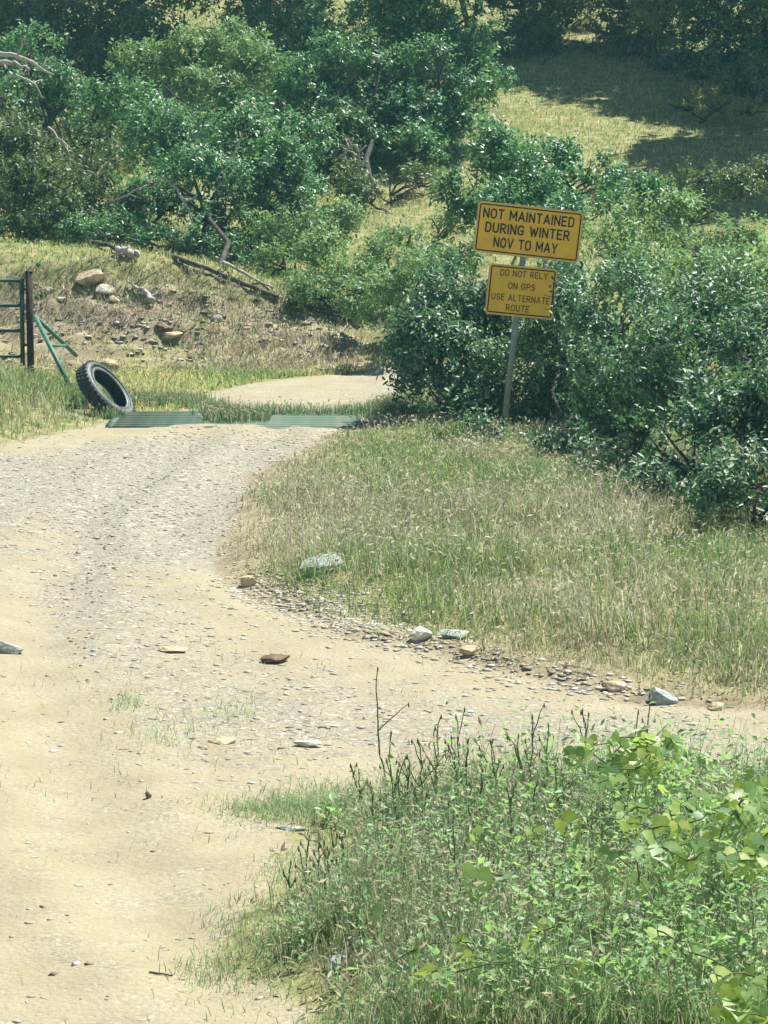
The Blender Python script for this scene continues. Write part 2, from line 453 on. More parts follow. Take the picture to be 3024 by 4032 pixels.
class MB:
    def __init__(s): s.v = []; s.q = []; s.t = []; s.n = 0
    def put(s, v, q=None, t=None):
        s.v.append(np.asarray(v, float))
        if q is not None and len(q): s.q.append(np.asarray(q) + s.n)
        if t is not None and len(t): s.t.append(np.asarray(t) + s.n)
        s.n += len(v)
    def tube(s, pts, rad, sides=6): s.put(*tube(pts, rad, sides))
    def mesh(s, off=(0, 0, 0), smooth=False):
        return mesh_np(np.concatenate(s.v) - np.asarray(off), [np.concatenate(x) for x in (s.q, s.t) if x], smooth=smooth)

def wob(p0, p1, n=6, amp=0.05, r=rng):
    p0, p1 = np.asarray(p0, float), np.asarray(p1, float)
    t = np.linspace(0, 1, n)[:, None]
    L = np.linalg.norm(p1 - p0)
    o = np.cumsum(r.normal(0, 1, (n, 3)), 0) * amp * L / math.sqrt(n)
    o = o - o[0] - t * (o[-1] - o[0])
    return p0 + t * (p1 - p0) + o

HEX = np.array([(0, 0), (.28, .40), (.68, .40), (1, 0), (.68, -.40), (.28, -.40)])
DIA = np.array([(0, 0), (.5, .5), (1, 0), (.5, -.5)])
def leaves(o, d, nrm, ln, wd, hexa=False):
    """flat arrays of leaf cards with a folded midrib; returns verts, tris"""
    d = unit(d); s = unit(np.cross(nrm, d)); nn = np.cross(d, s)
    T = HEX if hexa else DIA
    fold = 0.18
    v = (o[:, None] + d[:, None] * (T[None, :, :1] * ln[:, None, None]) + s[:, None] * (T[None, :, 1:] * wd[:, None, None])
         + nn[:, None] * (np.abs(T[None, :, 1:]) * wd[:, None, None] * fold * 2 - (T[None, :, :1] ** 2) * ln[:, None, None] * 0.15))
    n = len(T)
    tri = np.array([(0, 3, 1), (1, 3, 2), (0, 5, 3), (5, 4, 3)] if hexa else [(0, 2, 1), (0, 3, 2)])
    f = (np.arange(len(o))[:, None, None] * n + tri[None]).reshape(-1, 3)
    return v.reshape(-1, 3), f

UP = np.array([0., 0., 1.])
def crown_leaves(blobs, leaf, lai, r, hexa=False, sub_n=15, upw=0.35, gap=0.30, nl=9, sprig=0.19):
    VV, FF, n0 = [], [], 0
    for c, rad in blobs:
        c, rad = np.asarray(c), np.asarray(rad)
        Rm = rad.mean()
        sn = max(8, int(sub_n * (Rm / 0.5) ** 1.2))
        dirs = unit(r.normal(0, 1, (sn, 3)))
        dirs[:, 2] = dirs[:, 2] * 0.9 + 0.05
        sc = c + dirs * rad * r.uniform(0.35, 0.85, (sn, 1))
        sr = Rm * r.uniform(0.20, 0.40, sn)
        area = 4 * math.pi * Rm ** 2
        total = int(1.42 * lai * area / (leaf * leaf * 0.5 * 0.55))
        ns = max(40, total // nl)
        which = r.choice(sn, ns, p=sr ** 2 / (sr ** 2).sum())
        off = unit(r.normal(0, 1, (ns, 3))) * (r.uniform(0.15, 1, (ns, 1)) ** 0.5) * sr[which][:, None]
        o = sc[which] + off
        keep = (vnoise(o[:, 0] * 4.3, o[:, 1] * 4.3, o[:, 2] * 4.3, 77) > gap) & (vnoise(o[:, 0] * 1.9, o[:, 1] * 1.9, o[:, 2] * 1.9, 78) > .20) & ((o[:, 1] < c[1] + .25 * rad[1]) | (r.uniform(0, 1, ns) < .5))
        o, off, which = o[keep], off[keep], which[keep]
        ns = len(o)
        out = unit((o - c) / rad)
        t = unit(unit(off) * 0.8 + out * 0.6 + UP * upw + r.normal(0, 0.35, (ns, 3)))
        L = sprig * r.uniform(0.6, 1.3, ns)
        a = unit(np.cross(t, r.normal(0, 1, (ns, 3)))); b = np.cross(t, a)
        k = np.arange(nl)
        ph = k * 2.4 + r.uniform(0, 6.28, (ns, 1))
        radial = np.cos(ph)[..., None] * a[:, None] + np.sin(ph)[..., None] * b[:, None]
        lo = o[:, None] + t[:, None] * (L[:, None] * (k[None] + .6) / nl)[..., None]
        ld = unit(t[:, None] * 0.55 + radial + UP * 0.12 + r.normal(0, 0.25, (ns, nl, 3)))
        ln_ = unit(UP * 0.65 + out[:, None] * 0.5 + t[:, None] * 0.3 + r.normal(0, 0.45, (ns, nl, 3)))
        m = ns * nl
        ll = leaf * (0.5 + 0.95 * r.uniform(0, 1, m) ** 1.3)
        v, f = leaves(lo.reshape(-1, 3), ld.reshape(-1, 3), ln_.reshape(-1, 3), ll, ll * r.uniform(0.42, 0.62, m), hexa)
        VV.append(v); FF.append(f + n0); n0 += len(v)
    return np.concatenate(VV), np.concatenate(FF)

def plant(name, label, cat, base, blobs_w, matname, leaf=0.055, lai=1.5, group=None, hexa=False, trunk_r=0.05, seed=1,
          bare=(), flat_k=0.85, barkmat='bark', **kw):
    """blobs_w: (w, v, rw, rv, depth in metres along the view)"""
    r = np.random.default_rng(seed)
    base = np.asarray(base, float)
    blobs = []
    for (w, v, rw, rv, d) in blobs_w:
        s = d / (FPX / K)
        blobs.append((W(w, v, d), np.array([rw * s, (rw + rv) / 2 * s * flat_k, rv * s])))
    root = empty(name, base)
    tag(root, label, cat, group)
    b = MB()
    nodes = []
    for i, (c, rad) in enumerate(blobs):
        lo = base + np.array([r.normal(0, .12), r.normal(0, .12), -0.06])
        tgt = c - np.array([0, 0, rad[2] * 0.3])
        thin = 1.0
        if i >= 2:
            k_ = int(np.argmin([np.linalg.norm(q_ - tgt) for q_ in nodes])); lo = nodes[k_]; thin = .5
        p = wob(lo, tgt, 8, 0.10, r)
        nodes += list(p[2:7])
        p[:, 2] = np.maximum(p[:, 2], gz(p[:, 0], p[:, 1]) + (0.05 if True else 0) * np.linspace(-1, 1, 8))
        b.tube(p, np.linspace(trunk_r * .45, trunk_r * 0.2, 8) * thin * r.uniform(.7, 1.1), 6)
        for j in range(8):
            dr = unit(r.normal(0, 1, 3) + np.array([0, -.2, .4]))
            q = wob(p[5 + j % 3], c + dr * rad * r.uniform(.7, .98), 6, 0.12, r)
            b.tube(q, np.linspace(trunk_r * 0.35, 0.004, 6), 4)
    tr_ = add('trunk', b.mesh(base), M[barkmat], root)
    v, f = crown_leaves(blobs, leaf, lai, r, hexa=hexa, **kw)
    low = gz(v[:, 0], v[:, 1]) + 0.02
    v[:, 2] = np.maximum(v[:, 2], low)
    cr = add('crown', mesh_np(v - base, f), M[matname], root)
    cr['kind'] = 'stuff'
    for pts, r0, r1, m_ in bare:
        bb = MB()
        P = np.array([W(*p) for p in pts])
        t = np.linspace(0, 1, len(P)); tt = np.linspace(0, 1, 3 * len(P))
        P2 = np.stack([np.interp(tt, t, P[:, k]) for k in range(3)], 1) + r.normal(0, 0.012, (len(tt), 3))
        bb.tube(P2, np.linspace(r0, r1, len(tt)), 6)
        for q in range(3):
            k = int(len(tt) * (0.35 + 0.2 * q))
            e = P2[k] + unit(r.normal(0, 1, 3) + UP * .3) * r.uniform(.12, .3)
            bb.tube(wob(P2[k], e, 5, .15, r), np.linspace(r1 * 1.1, r1 * .4, 5), 5)
        add('bare_branch', bb.mesh(base), M[m_], root)
    return root

# ------------------------------------------------------------------ shrubs and trees
GW = lambda w, v: H(w, v)
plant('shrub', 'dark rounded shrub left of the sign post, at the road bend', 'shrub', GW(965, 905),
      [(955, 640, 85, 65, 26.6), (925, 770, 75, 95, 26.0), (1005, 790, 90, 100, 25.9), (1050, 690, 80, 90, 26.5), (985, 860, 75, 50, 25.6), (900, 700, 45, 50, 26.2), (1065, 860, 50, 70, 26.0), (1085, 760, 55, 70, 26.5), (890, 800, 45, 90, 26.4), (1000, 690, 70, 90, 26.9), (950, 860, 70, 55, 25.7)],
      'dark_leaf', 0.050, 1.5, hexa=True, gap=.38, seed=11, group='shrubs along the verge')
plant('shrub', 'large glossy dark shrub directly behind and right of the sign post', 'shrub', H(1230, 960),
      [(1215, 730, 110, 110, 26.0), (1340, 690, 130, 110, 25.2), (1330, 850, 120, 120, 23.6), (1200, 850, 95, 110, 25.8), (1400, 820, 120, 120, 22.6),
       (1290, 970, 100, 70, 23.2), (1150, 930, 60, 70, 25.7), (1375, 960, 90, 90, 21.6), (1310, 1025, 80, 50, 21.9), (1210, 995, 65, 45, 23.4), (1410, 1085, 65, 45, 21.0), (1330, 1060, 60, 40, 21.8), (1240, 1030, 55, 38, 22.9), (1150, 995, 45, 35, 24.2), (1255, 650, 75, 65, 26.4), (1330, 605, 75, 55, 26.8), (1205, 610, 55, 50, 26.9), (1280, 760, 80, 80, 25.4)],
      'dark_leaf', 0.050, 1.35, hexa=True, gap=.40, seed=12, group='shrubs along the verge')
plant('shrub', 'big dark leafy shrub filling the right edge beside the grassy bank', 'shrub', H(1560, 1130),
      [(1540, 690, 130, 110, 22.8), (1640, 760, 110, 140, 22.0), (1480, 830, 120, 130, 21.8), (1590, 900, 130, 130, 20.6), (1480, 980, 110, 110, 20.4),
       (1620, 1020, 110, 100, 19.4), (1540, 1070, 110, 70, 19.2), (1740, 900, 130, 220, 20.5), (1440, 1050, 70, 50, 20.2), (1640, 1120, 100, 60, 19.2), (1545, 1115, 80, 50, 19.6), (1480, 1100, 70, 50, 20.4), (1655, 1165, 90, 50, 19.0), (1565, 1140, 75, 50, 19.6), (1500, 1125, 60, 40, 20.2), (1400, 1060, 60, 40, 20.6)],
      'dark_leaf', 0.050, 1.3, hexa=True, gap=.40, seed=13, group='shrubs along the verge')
plant('shrub', 'upright green shrub rising behind the top of the sign', 'shrub', GW(1150, 520),
      [(1065, 350, 65, 75, 33.5), (1150, 390, 80, 80, 33.2), (1245, 390, 85, 70, 33.2), (1325, 395, 55, 45, 33.6), (1090, 460, 75, 70, 32.6), (1220, 480, 100, 60, 32.4), (1050, 300, 45, 50, 34), (1120, 330, 55, 50, 34), (1210, 350, 60, 45, 33.8), (1360, 440, 60, 50, 32.6), (1000, 420, 50, 60, 33)],
      'oak_leaf', 0.060, 1.3, seed=14, group='shrubs on the hillside', upw=0.7)
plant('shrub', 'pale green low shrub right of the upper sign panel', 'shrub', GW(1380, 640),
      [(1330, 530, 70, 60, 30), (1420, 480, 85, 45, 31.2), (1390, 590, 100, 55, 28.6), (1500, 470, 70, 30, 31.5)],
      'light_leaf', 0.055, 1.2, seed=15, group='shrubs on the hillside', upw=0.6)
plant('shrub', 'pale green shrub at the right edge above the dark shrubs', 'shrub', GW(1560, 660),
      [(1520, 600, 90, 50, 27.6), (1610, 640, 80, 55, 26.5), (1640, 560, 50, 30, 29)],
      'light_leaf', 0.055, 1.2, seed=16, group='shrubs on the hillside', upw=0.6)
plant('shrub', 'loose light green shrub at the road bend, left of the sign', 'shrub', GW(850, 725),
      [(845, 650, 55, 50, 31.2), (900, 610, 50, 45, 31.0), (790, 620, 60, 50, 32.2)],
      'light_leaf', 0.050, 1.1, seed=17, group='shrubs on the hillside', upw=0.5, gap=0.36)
plant('shrub', 'loose olive green shrub in the middle below the tall trees', 'shrub', GW(650, 600),
      [(615, 500, 65, 65, 35.4), (690, 555, 75, 55, 34.2), (600, 570, 55, 35, 34.6), (720, 480, 60, 45, 35.4)],
      'light_leaf', 0.052, 1.1, seed=18, group='shrubs on the hillside', upw=0.5, gap=0.36)
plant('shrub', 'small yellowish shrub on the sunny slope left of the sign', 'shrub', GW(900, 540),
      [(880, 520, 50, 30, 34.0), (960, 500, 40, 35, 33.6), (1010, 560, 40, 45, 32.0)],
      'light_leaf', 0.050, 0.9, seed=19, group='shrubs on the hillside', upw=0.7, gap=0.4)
plant('oak_tree', 'broad sunlit oak above the left bank with dark hollow beneath', 'tree', GW(470, 580),
      [(430, 400, 120, 95, 36.2), (520, 320, 120, 90, 37.2), (350, 310, 110, 90, 38), (600, 390, 90, 85, 36.6), (330, 430, 75, 80, 36.4), (480, 480, 75, 55, 35.6), (640, 300, 80, 70, 37.8), (300, 230, 80, 60, 39)],
      'oak_leaf', 0.062, 1.25, seed=21, group='trees on the hillside', trunk_r=0.09,
      bare=[([(350, 380, 36.0), (390, 420, 35.6), (415, 470, 35.4), (420, 540, 35.2)], .022, .014, 'bleached'),
            ([(240, 440, 36.3), (290, 410, 36.0), (330, 400, 35.7)], .016, .008, 'bleached')])
plant('oak_tree', 'tall rounded green tree at the top centre of the slope', 'tree', GW(850, 420),
      [(800, 170, 130, 110, 41.3), (940, 200, 110, 110, 41.5), (700, 200, 100, 90, 41), (840, 60, 140, 90, 42.6), (980, 90, 100, 90, 42.5), (850, 270, 130, 70, 41), (1040, 170, 65, 75, 42), (960, 270, 75, 50, 41.2), (900, -40, 160, 80, 43), (770, 300, 85, 50, 40.4), (890, 325, 85, 45, 40.2), (700, 290, 60, 50, 40.6), (1010, -120, 150, 90, 42.8), (800, -130, 150, 90, 42.8)],
      'oak_leaf', 0.070, 1.2, seed=22, group='trees on the hillside', trunk_r=0.10,
      bare=[([(730, 345, 38.6), (752, 322, 38.4), (768, 312, 38.3)], .02, .012, 'bleached'), ([(768, 312, 38.4), (776, 340, 38.4), (772, 385, 38.5)], .022, .014, 'bleached')])
plant('oak_tree', 'dark dense tree at the left edge behind the gate bank', 'tree', GW(70, 520),
      [(50, 410, 95, 75, 36.4), (120, 430, 60, 60, 36.0), (20, 330, 80, 70, 37), (100, 360, 60, 55, 36.8), (-60, 380, 90, 110, 37), (90, 480, 70, 30, 35.9)],
      'olive_leaf', 0.058, 1.35, seed=23, group='trees on the hillside', trunk_r=0.08)
plant('oak_tree', 'thin crowned tree with bleached bare branches at the upper left', 'tree', GW(150, 480),
      [(60, 120, 70, 55, 40.4), (130, 190, 90, 65, 40), (30, 220, 75, 60, 39.6), (210, 240, 70, 55, 39.4), (170, 300, 55, 50, 39)],
      'oak_leaf', 0.066, 0.85, seed=24, group='trees on the hillside', trunk_r=0.07, gap=0.42,
      bare=[([(-20, 112, 38.4), (30, 120, 38.4), (75, 140, 38.3), (115, 165, 38.3)], .045, .014, 'bleached'),
            ([(-20, 136, 38.2), (25, 135, 38.2), (65, 150, 38.2)], .05, .02, 'bleached'),
            ([(20, 160, 38.2), (70, 180, 38.0), (95, 215, 38.0)], .02, .010, 'bleached'),
            ([(105, 275, 37.6), (140, 310, 37.5), (155, 360, 37.4), (205, 375, 37.3)], .018, .010, 'bleached')])
plant('oak_tree', 'sunlit bushy tree near the top left against dark woods', 'tree', GW(400, 240),
      [(400, 120, 95, 55, 43.5), (300, 140, 70, 50, 43.6), (490, 90, 65, 60, 44), (440, 190, 80, 45, 42.4), (545, 140, 70, 60, 43)],
      'light_leaf', 0.070, 1.1, seed=25, group='trees on the hillside', trunk_r=0.07)
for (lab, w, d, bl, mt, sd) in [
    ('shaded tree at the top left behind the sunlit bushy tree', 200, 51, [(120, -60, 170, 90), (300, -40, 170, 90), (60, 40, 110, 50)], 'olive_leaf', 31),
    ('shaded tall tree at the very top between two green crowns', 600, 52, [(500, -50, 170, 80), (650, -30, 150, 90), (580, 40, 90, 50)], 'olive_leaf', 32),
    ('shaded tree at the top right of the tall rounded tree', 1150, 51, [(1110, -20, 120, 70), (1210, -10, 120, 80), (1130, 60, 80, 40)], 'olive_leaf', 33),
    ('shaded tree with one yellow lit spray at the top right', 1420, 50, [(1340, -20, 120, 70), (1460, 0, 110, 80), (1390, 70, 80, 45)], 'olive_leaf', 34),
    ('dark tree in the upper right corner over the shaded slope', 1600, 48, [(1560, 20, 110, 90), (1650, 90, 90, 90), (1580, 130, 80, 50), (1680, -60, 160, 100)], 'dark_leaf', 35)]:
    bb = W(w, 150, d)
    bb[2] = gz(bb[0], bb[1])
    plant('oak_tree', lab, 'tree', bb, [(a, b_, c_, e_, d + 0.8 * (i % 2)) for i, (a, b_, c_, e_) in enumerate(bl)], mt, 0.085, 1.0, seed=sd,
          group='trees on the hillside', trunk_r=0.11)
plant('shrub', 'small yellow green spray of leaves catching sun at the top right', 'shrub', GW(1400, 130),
      [(1400, 25, 50, 35, 47.5), (1440, 10, 40, 30, 47.5)], 'sunlit_leaf', 0.075, 1.0, seed=36, group='shrubs on the hillside')
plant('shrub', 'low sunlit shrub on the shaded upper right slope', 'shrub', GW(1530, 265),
      [(1480, 225, 60, 22, 43.5), (1560, 225, 60, 25, 43.2), (1620, 240, 45, 25, 42.8)], 'sunlit_leaf', 0.062, 0.8, seed=37, group='shrubs on the hillside', gap=0.4)
for (nm, lab, gb, bl, mt, lf, la, sd, gp_k) in [
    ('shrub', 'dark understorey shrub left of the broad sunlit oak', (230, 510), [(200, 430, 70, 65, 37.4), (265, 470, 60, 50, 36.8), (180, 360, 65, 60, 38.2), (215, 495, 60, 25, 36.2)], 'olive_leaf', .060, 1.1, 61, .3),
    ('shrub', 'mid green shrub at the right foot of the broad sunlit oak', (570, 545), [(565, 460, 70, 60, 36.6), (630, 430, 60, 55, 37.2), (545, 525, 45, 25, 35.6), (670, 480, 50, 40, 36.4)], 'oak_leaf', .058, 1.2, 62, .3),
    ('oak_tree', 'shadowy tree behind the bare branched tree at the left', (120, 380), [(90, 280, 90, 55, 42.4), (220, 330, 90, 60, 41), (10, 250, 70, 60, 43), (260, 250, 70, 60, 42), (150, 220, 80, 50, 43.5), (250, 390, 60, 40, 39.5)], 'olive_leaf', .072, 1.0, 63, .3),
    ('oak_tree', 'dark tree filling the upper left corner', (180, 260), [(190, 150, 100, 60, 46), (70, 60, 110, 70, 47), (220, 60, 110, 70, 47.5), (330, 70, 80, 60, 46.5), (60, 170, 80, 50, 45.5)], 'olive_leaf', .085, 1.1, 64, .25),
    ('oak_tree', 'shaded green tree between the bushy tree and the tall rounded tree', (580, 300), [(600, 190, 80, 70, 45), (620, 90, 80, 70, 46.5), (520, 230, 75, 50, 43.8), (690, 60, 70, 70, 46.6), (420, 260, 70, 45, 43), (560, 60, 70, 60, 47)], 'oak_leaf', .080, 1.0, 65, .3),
    ('shrub', 'dark shrub filling the shaded hollow under the left side of the tall rounded tree', (690, 420), [(680, 340, 65, 50, 40), (740, 300, 60, 50, 40.4), (650, 270, 60, 50, 41), (620, 340, 50, 50, 39)], 'olive_leaf', .066, 1.1, 66, .3),  # dark olive leaves put where the hollow is just shade
    ('shrub', 'low dark brush filling in the shadow beneath the tall rounded tree', (860, 470), [(850, 400, 80, 32, 38.8), (780, 420, 55, 28, 38.4), (920, 390, 50, 30, 39.2), (740, 390, 45, 35, 38.9)], 'olive_leaf', .06, 1.1, 75, .3),  # dark brush, added also to stand for the tree's ground shadow
    ('shrub', 'low thicket filling the dark shade along the top of the left bank', (240, 530), [(50, 500, 60, 26, 35.9), (150, 500, 60, 28, 35.8), (240, 508, 55, 25, 35.6), (330, 520, 55, 25, 35.4), (430, 535, 50, 25, 35.2), (520, 552, 45, 25, 35.0)], 'oak_leaf', .055, 1.0, 76, .3),  # shrubs added to fill the dark strip of shade below the trees
    ('shrub', 'dark shrub added to deepen the shadow on the right slope above the pale shrubs', (1500, 450), [(1440, 415, 55, 30, 36.6), (1520, 400, 60, 35, 36.8), (1600, 410, 55, 40, 36.4), (1655, 380, 45, 40, 37)], 'olive_leaf', .06, 1.1, 77, .3),  # dark leaves added here to deepen the cast shadow
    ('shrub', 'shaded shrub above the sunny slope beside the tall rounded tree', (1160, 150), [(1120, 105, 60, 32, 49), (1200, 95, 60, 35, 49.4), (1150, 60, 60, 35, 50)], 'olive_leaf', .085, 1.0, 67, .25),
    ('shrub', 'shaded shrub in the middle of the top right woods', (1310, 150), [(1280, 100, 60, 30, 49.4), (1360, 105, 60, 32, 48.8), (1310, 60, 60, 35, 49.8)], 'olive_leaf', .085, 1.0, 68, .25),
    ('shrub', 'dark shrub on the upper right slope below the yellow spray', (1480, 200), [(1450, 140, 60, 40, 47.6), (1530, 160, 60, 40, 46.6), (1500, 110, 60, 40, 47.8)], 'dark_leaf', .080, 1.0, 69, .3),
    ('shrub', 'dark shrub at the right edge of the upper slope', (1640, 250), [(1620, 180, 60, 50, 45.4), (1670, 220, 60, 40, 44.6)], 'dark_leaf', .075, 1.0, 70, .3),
    ('shrub', 'soft light green shrub low in the middle by the bank end', (730, 665), [(735, 605, 65, 45, 33.4), (680, 630, 55, 35, 33.2), (780, 655, 50, 35, 32.4)], 'light_leaf', .050, 1.1, 71, .36),
    ('shrub', 'light green shrub just left of the dark rounded shrub', (860, 640), [(830, 570, 55, 45, 33.6), (930, 570, 55, 60, 32.2), (880, 640, 50, 40, 31.8)], 'light_leaf', .050, 1.1, 72, .36),
    ('shrub', 'pale shrub between the upright shrub and the right edge', (1520, 590), [(1500, 540, 80, 45, 29.6), (1590, 530, 70, 40, 30.2), (1460, 640, 80, 45, 27.4), (1560, 590, 70, 40, 28.6)], 'light_leaf', .052, 1.1, 73, .36),
    ('shrub', 'low dark leafy shrub at the foot of the sign post', (1060, 975), [(1035, 950, 45, 28, 25.0), (1072, 965, 32, 22, 24.7)], 'dark_leaf', .045, 2.0, 74, .02)]:
    plant(nm, lab, 'tree' if nm == 'oak_tree' else 'shrub', GW(*gb), bl, mt, lf, la, seed=sd, group='trees on the hillside' if nm == 'oak_tree' else 'shrubs on the hillside', gap=gp_k)
# trees that stand just beyond the right edge and shade the slope
for (x, y, h, rr, sd, lab) in [(8.1, 46.6, 4.9, 2.0, 41, 'tall oak just beyond the right edge shading the upper slope'),
                               (7.8, 43.2, 5.0, 1.7, 42, 'spreading oak just beyond the right edge above the pale shrubs'),
                               (-5.0, 49.4, 6.2, 2.4, 43, 'high oak overhanging the top left corner'),
                               (-1.8, 49.8, 6.2, 2.4, 44, 'high oak overhanging the top left middle'),
                               (1.6, 51.0, 6.2, 2.4, 45, 'high oak overhanging the top centre'),
                               (4.8, 51.5, 6.0, 2.4, 46, 'high oak overhanging the top right middle'),
                               (7.8, 49.5, 6.0, 2.4, 47, 'high oak beyond the top right corner'),
                               (7.5, 41.3, 5.1, 1.7, 48, 'leafy oak beyond the right edge nearest the pale shrubs')]:
    z0 = float(gz(x, y))
    s = lambda d: (FPX / K) / d
    bl = []
    for (ox, oy, oz, r_) in [(0, 0, h, rr), (-rr * .7, .4, h - .5, rr * .7), (rr * .6, -.3, h - .3, rr * .75), (-.2, rr * .6, h + .4, rr * .7)]:
        d = y + oy
        w_ = ((x + ox) / d) * (FPX / K) / math.cos(PITCH) + 829.5
        zc = z0 + oz
        ang = math.atan2(CAM_H - zc, d) - PITCH
        v_ = 1106 + math.tan(ang) * FPX / K
        bl.append((w_, v_, r_ * s(d), r_ * s(d) * .8, d))
    plant('oak_tree', lab, 'tree', (x, y, z0), bl, 'oak_leaf', 0.20, 2.2, seed=sd, group='trees on the hillside', trunk_r=0.13)

# ------------------------------------------------------------------ grass
def grass(name, label, x, y, h, wdt, col, mat_='grass', lean=0.35, seedhead=0.0, seed=5, base_h=0.0, shcol=(0.50, 0.44, 0.28)):
    r = np.random.default_rng(seed)
    n = len(x)
    z = gz(x, y) - 0.01 + base_h
    o = np.stack([x, y, z], 1)
    az = r.uniform(0, 6.283, n)
    ld = np.stack([np.cos(az), np.sin(az), np.zeros(n)], 1)
    fa = r.uniform(0, 6.283, n)
    s = np.stack([np.cos(fa), np.sin(fa), np.zeros(n)], 1)
    le = lean * r.uniform(0.2, 1.6, n)
    mid = o + UP * (h * .55)[:, None] + ld * (le * h * .22)[:, None]
    tip = o + UP * (h * np.clip(1 - .25 * le, .4, 1))[:, None] + ld * (le * h * .8)[:, None]
    w2 = (wdt / 2)[:, None]
    v = np.stack([o - s * w2, o + s * w2, mid + s * w2 * .75, mid - s * w2 * .75, tip], 1).reshape(-1, 3)
    k = np.arange(n)[:, None] * 5
    q = k + np.array([[0, 1, 2, 3]]); t = k + np.array([[3, 2, 4]])
    c = np.repeat(col, 5, 0)
    faces = [q, t]
    if seedhead > 0:
        m = r.uniform(0, 1, n) < seedhead
        p, dd = tip[m], unit((tip - mid)[m] + r.normal(0, .25, (m.sum(), 3)))
        L = r.uniform(.025, .05, m.sum())
        lv, lf = leaves(p - dd * .01, dd, r.normal(0, 1, (m.sum(), 3)), L, L * .32)
        faces.append(lf + len(v))
        v = np.vstack([v, lv])
        c = np.vstack([c, np.repeat(np.array([shcol]) * r.uniform(.7, 1.15, (m.sum(), 1)), 4, 0)])
    o_ = add(name, mesh_np(v, faces, col=c), M[mat_])
    tag(o_, label, 'grass', kind='stuff')
    return o_

def colmix(t, r, greens, straws):
    n = len(t)
    g = np.array(greens)[r.integers(0, len(greens), n)]; s = np.array(straws)[r.integers(0, len(straws), n)]
    pick = (r.uniform(0, 1, n) < t)[:, None]
    return np.where(pick, g, s) * r.uniform(.75, 1.2, (n, 1))
GREENS = [(0.133, 0.24, 0.071), (0.197, 0.321, 0.09), (0.267, 0.392, 0.125), (0.304, 0.375, 0.152)]
STRAWS = [(0.44, 0.40, 0.25), (0.54, 0.50, 0.34), (0.34, 0.30, 0.19), (0.60, 0.57, 0.42)]

def scatter(poly, n, r):
    lo, hi = poly.min(0), poly.max(0)
    x = r.uniform(lo[0], hi[0], n); y = r.uniform(lo[1], hi[1], n)
    return x, y
def inview(x, y, m=0.25):
    return np.abs(x) < y * 0.1345 + m

r = np.random.default_rng(101)
# right bank
x, y = scatter(BANK, 420000, r)
sd = poly_sd(x, y, BANK)
ok = inview(x, y) & (sd > -0.03 + 0.5 * (fbm(x * 2.1, y * 2.1, 41) - .5) * (sd < .6)) & (r.uniform(0, 1, len(x)) < sstep(-0.05, 0.5, sd) * (0.45 + 0.9 * fbm(x * 1.5, y * 1.5, 71)))
RUB = np.array(flat(650, 1300))
x, y, sd = x[ok], y[ok], sd[ok]
ok = r.uniform(0, 1, len(x)) > .8 * np.exp(-(((x - RUB[0]) / .75) ** 2 + ((y - RUB[1]) / .75) ** 2)) * sstep(.25, .6, fbm(x * 2.6, y * 2.6, 88))
x, y, sd = x[ok], y[ok], sd[ok]
x, y, sd = x[:92000], y[:92000], sd[:92000]
n = len(x)
gp = fbm(x * 0.9, y * 0.9, 81)
ctr = np.array(flat(1080, 1170))
green = np.clip(0.34 + 2.6 * (gp - .5) + 0.65 * np.exp(-(((x - ctr[0]) / 1.1) ** 2 + ((y - ctr[1]) / 2.4) ** 2)) + 0.35 * sstep(22, 25, y), .06, .95)
hh = (0.06 + 0.13 * sstep(0, .9, sd) + .10 * sstep(.45, .65, fbm(x * 1.9, y * 1.9, 85))) * r.uniform(.35, 1.3, n) * (1 - .55 * sstep(22.0, 24.0, y)) * (.35 + 1.5 * np.clip(fbm(x * 4.1, y * 4.1, 87) - .2, 0, 1))
grass('grass', 'mixed green and straw grass covering the bank below the sign', x, y, hh, r.uniform(.004, .0085, n), colmix(green, r, GREENS, STRAWS), lean=.75, seedhead=.22, seed=1)
r2 = np.random.default_rng(131)
xo, yo = scatter(BANK, 60000, r2); so_ = poly_sd(xo, yo, BANK)
ok = inview(xo, yo) & (so_ > .3) & (r2.uniform(0, 1, len(xo)) < sstep(.42, .62, fbm(xo * 1.3, yo * 1.3, 86)))
xo, yo = xo[ok][:13000], yo[ok][:13000]; no = len(xo)
grass('grass', 'taller pale oat stems nodding over the bank grass', xo, yo, r2.uniform(.14, .38, no) * (1 - .55 * sstep(21.5, 23.5, yo)), r2.uniform(.003, .006, no), colmix(np.full(no, .35), r2, [(0.30, 0.36, 0.17), (0.24, 0.33, 0.12)], STRAWS), lean=.7, seedhead=.8, seed=9, shcol=(0.58, 0.55, 0.40))
# left mound beside the gate
x, y = scatter(LEFTM, 60000, r)
sd = poly_sd(x, y, LEFTM)
ok = inview(x, y) & (sd > -0.05) & (r.uniform(0, 1, len(x)) < sstep(-.05, .35, sd))
x, y, sd = x[ok], y[ok], sd[ok]; n = len(x)
green = np.clip(.55 + 2.0 * (fbm(x * 1.1, y * 1.1, 82) - .5) + .3 * sstep(26.5, 28, y), .1, .95)
grass('grass', 'green and brown grass on the mound beside the tyre and gate', x, y, (0.06 + .12 * sstep(0, .7, sd)) * r.uniform(.5, 1.4, n), r.uniform(.006, .011, n), colmix(green, r, GREENS, STRAWS), lean=.7, seedhead=.1, seed=2)
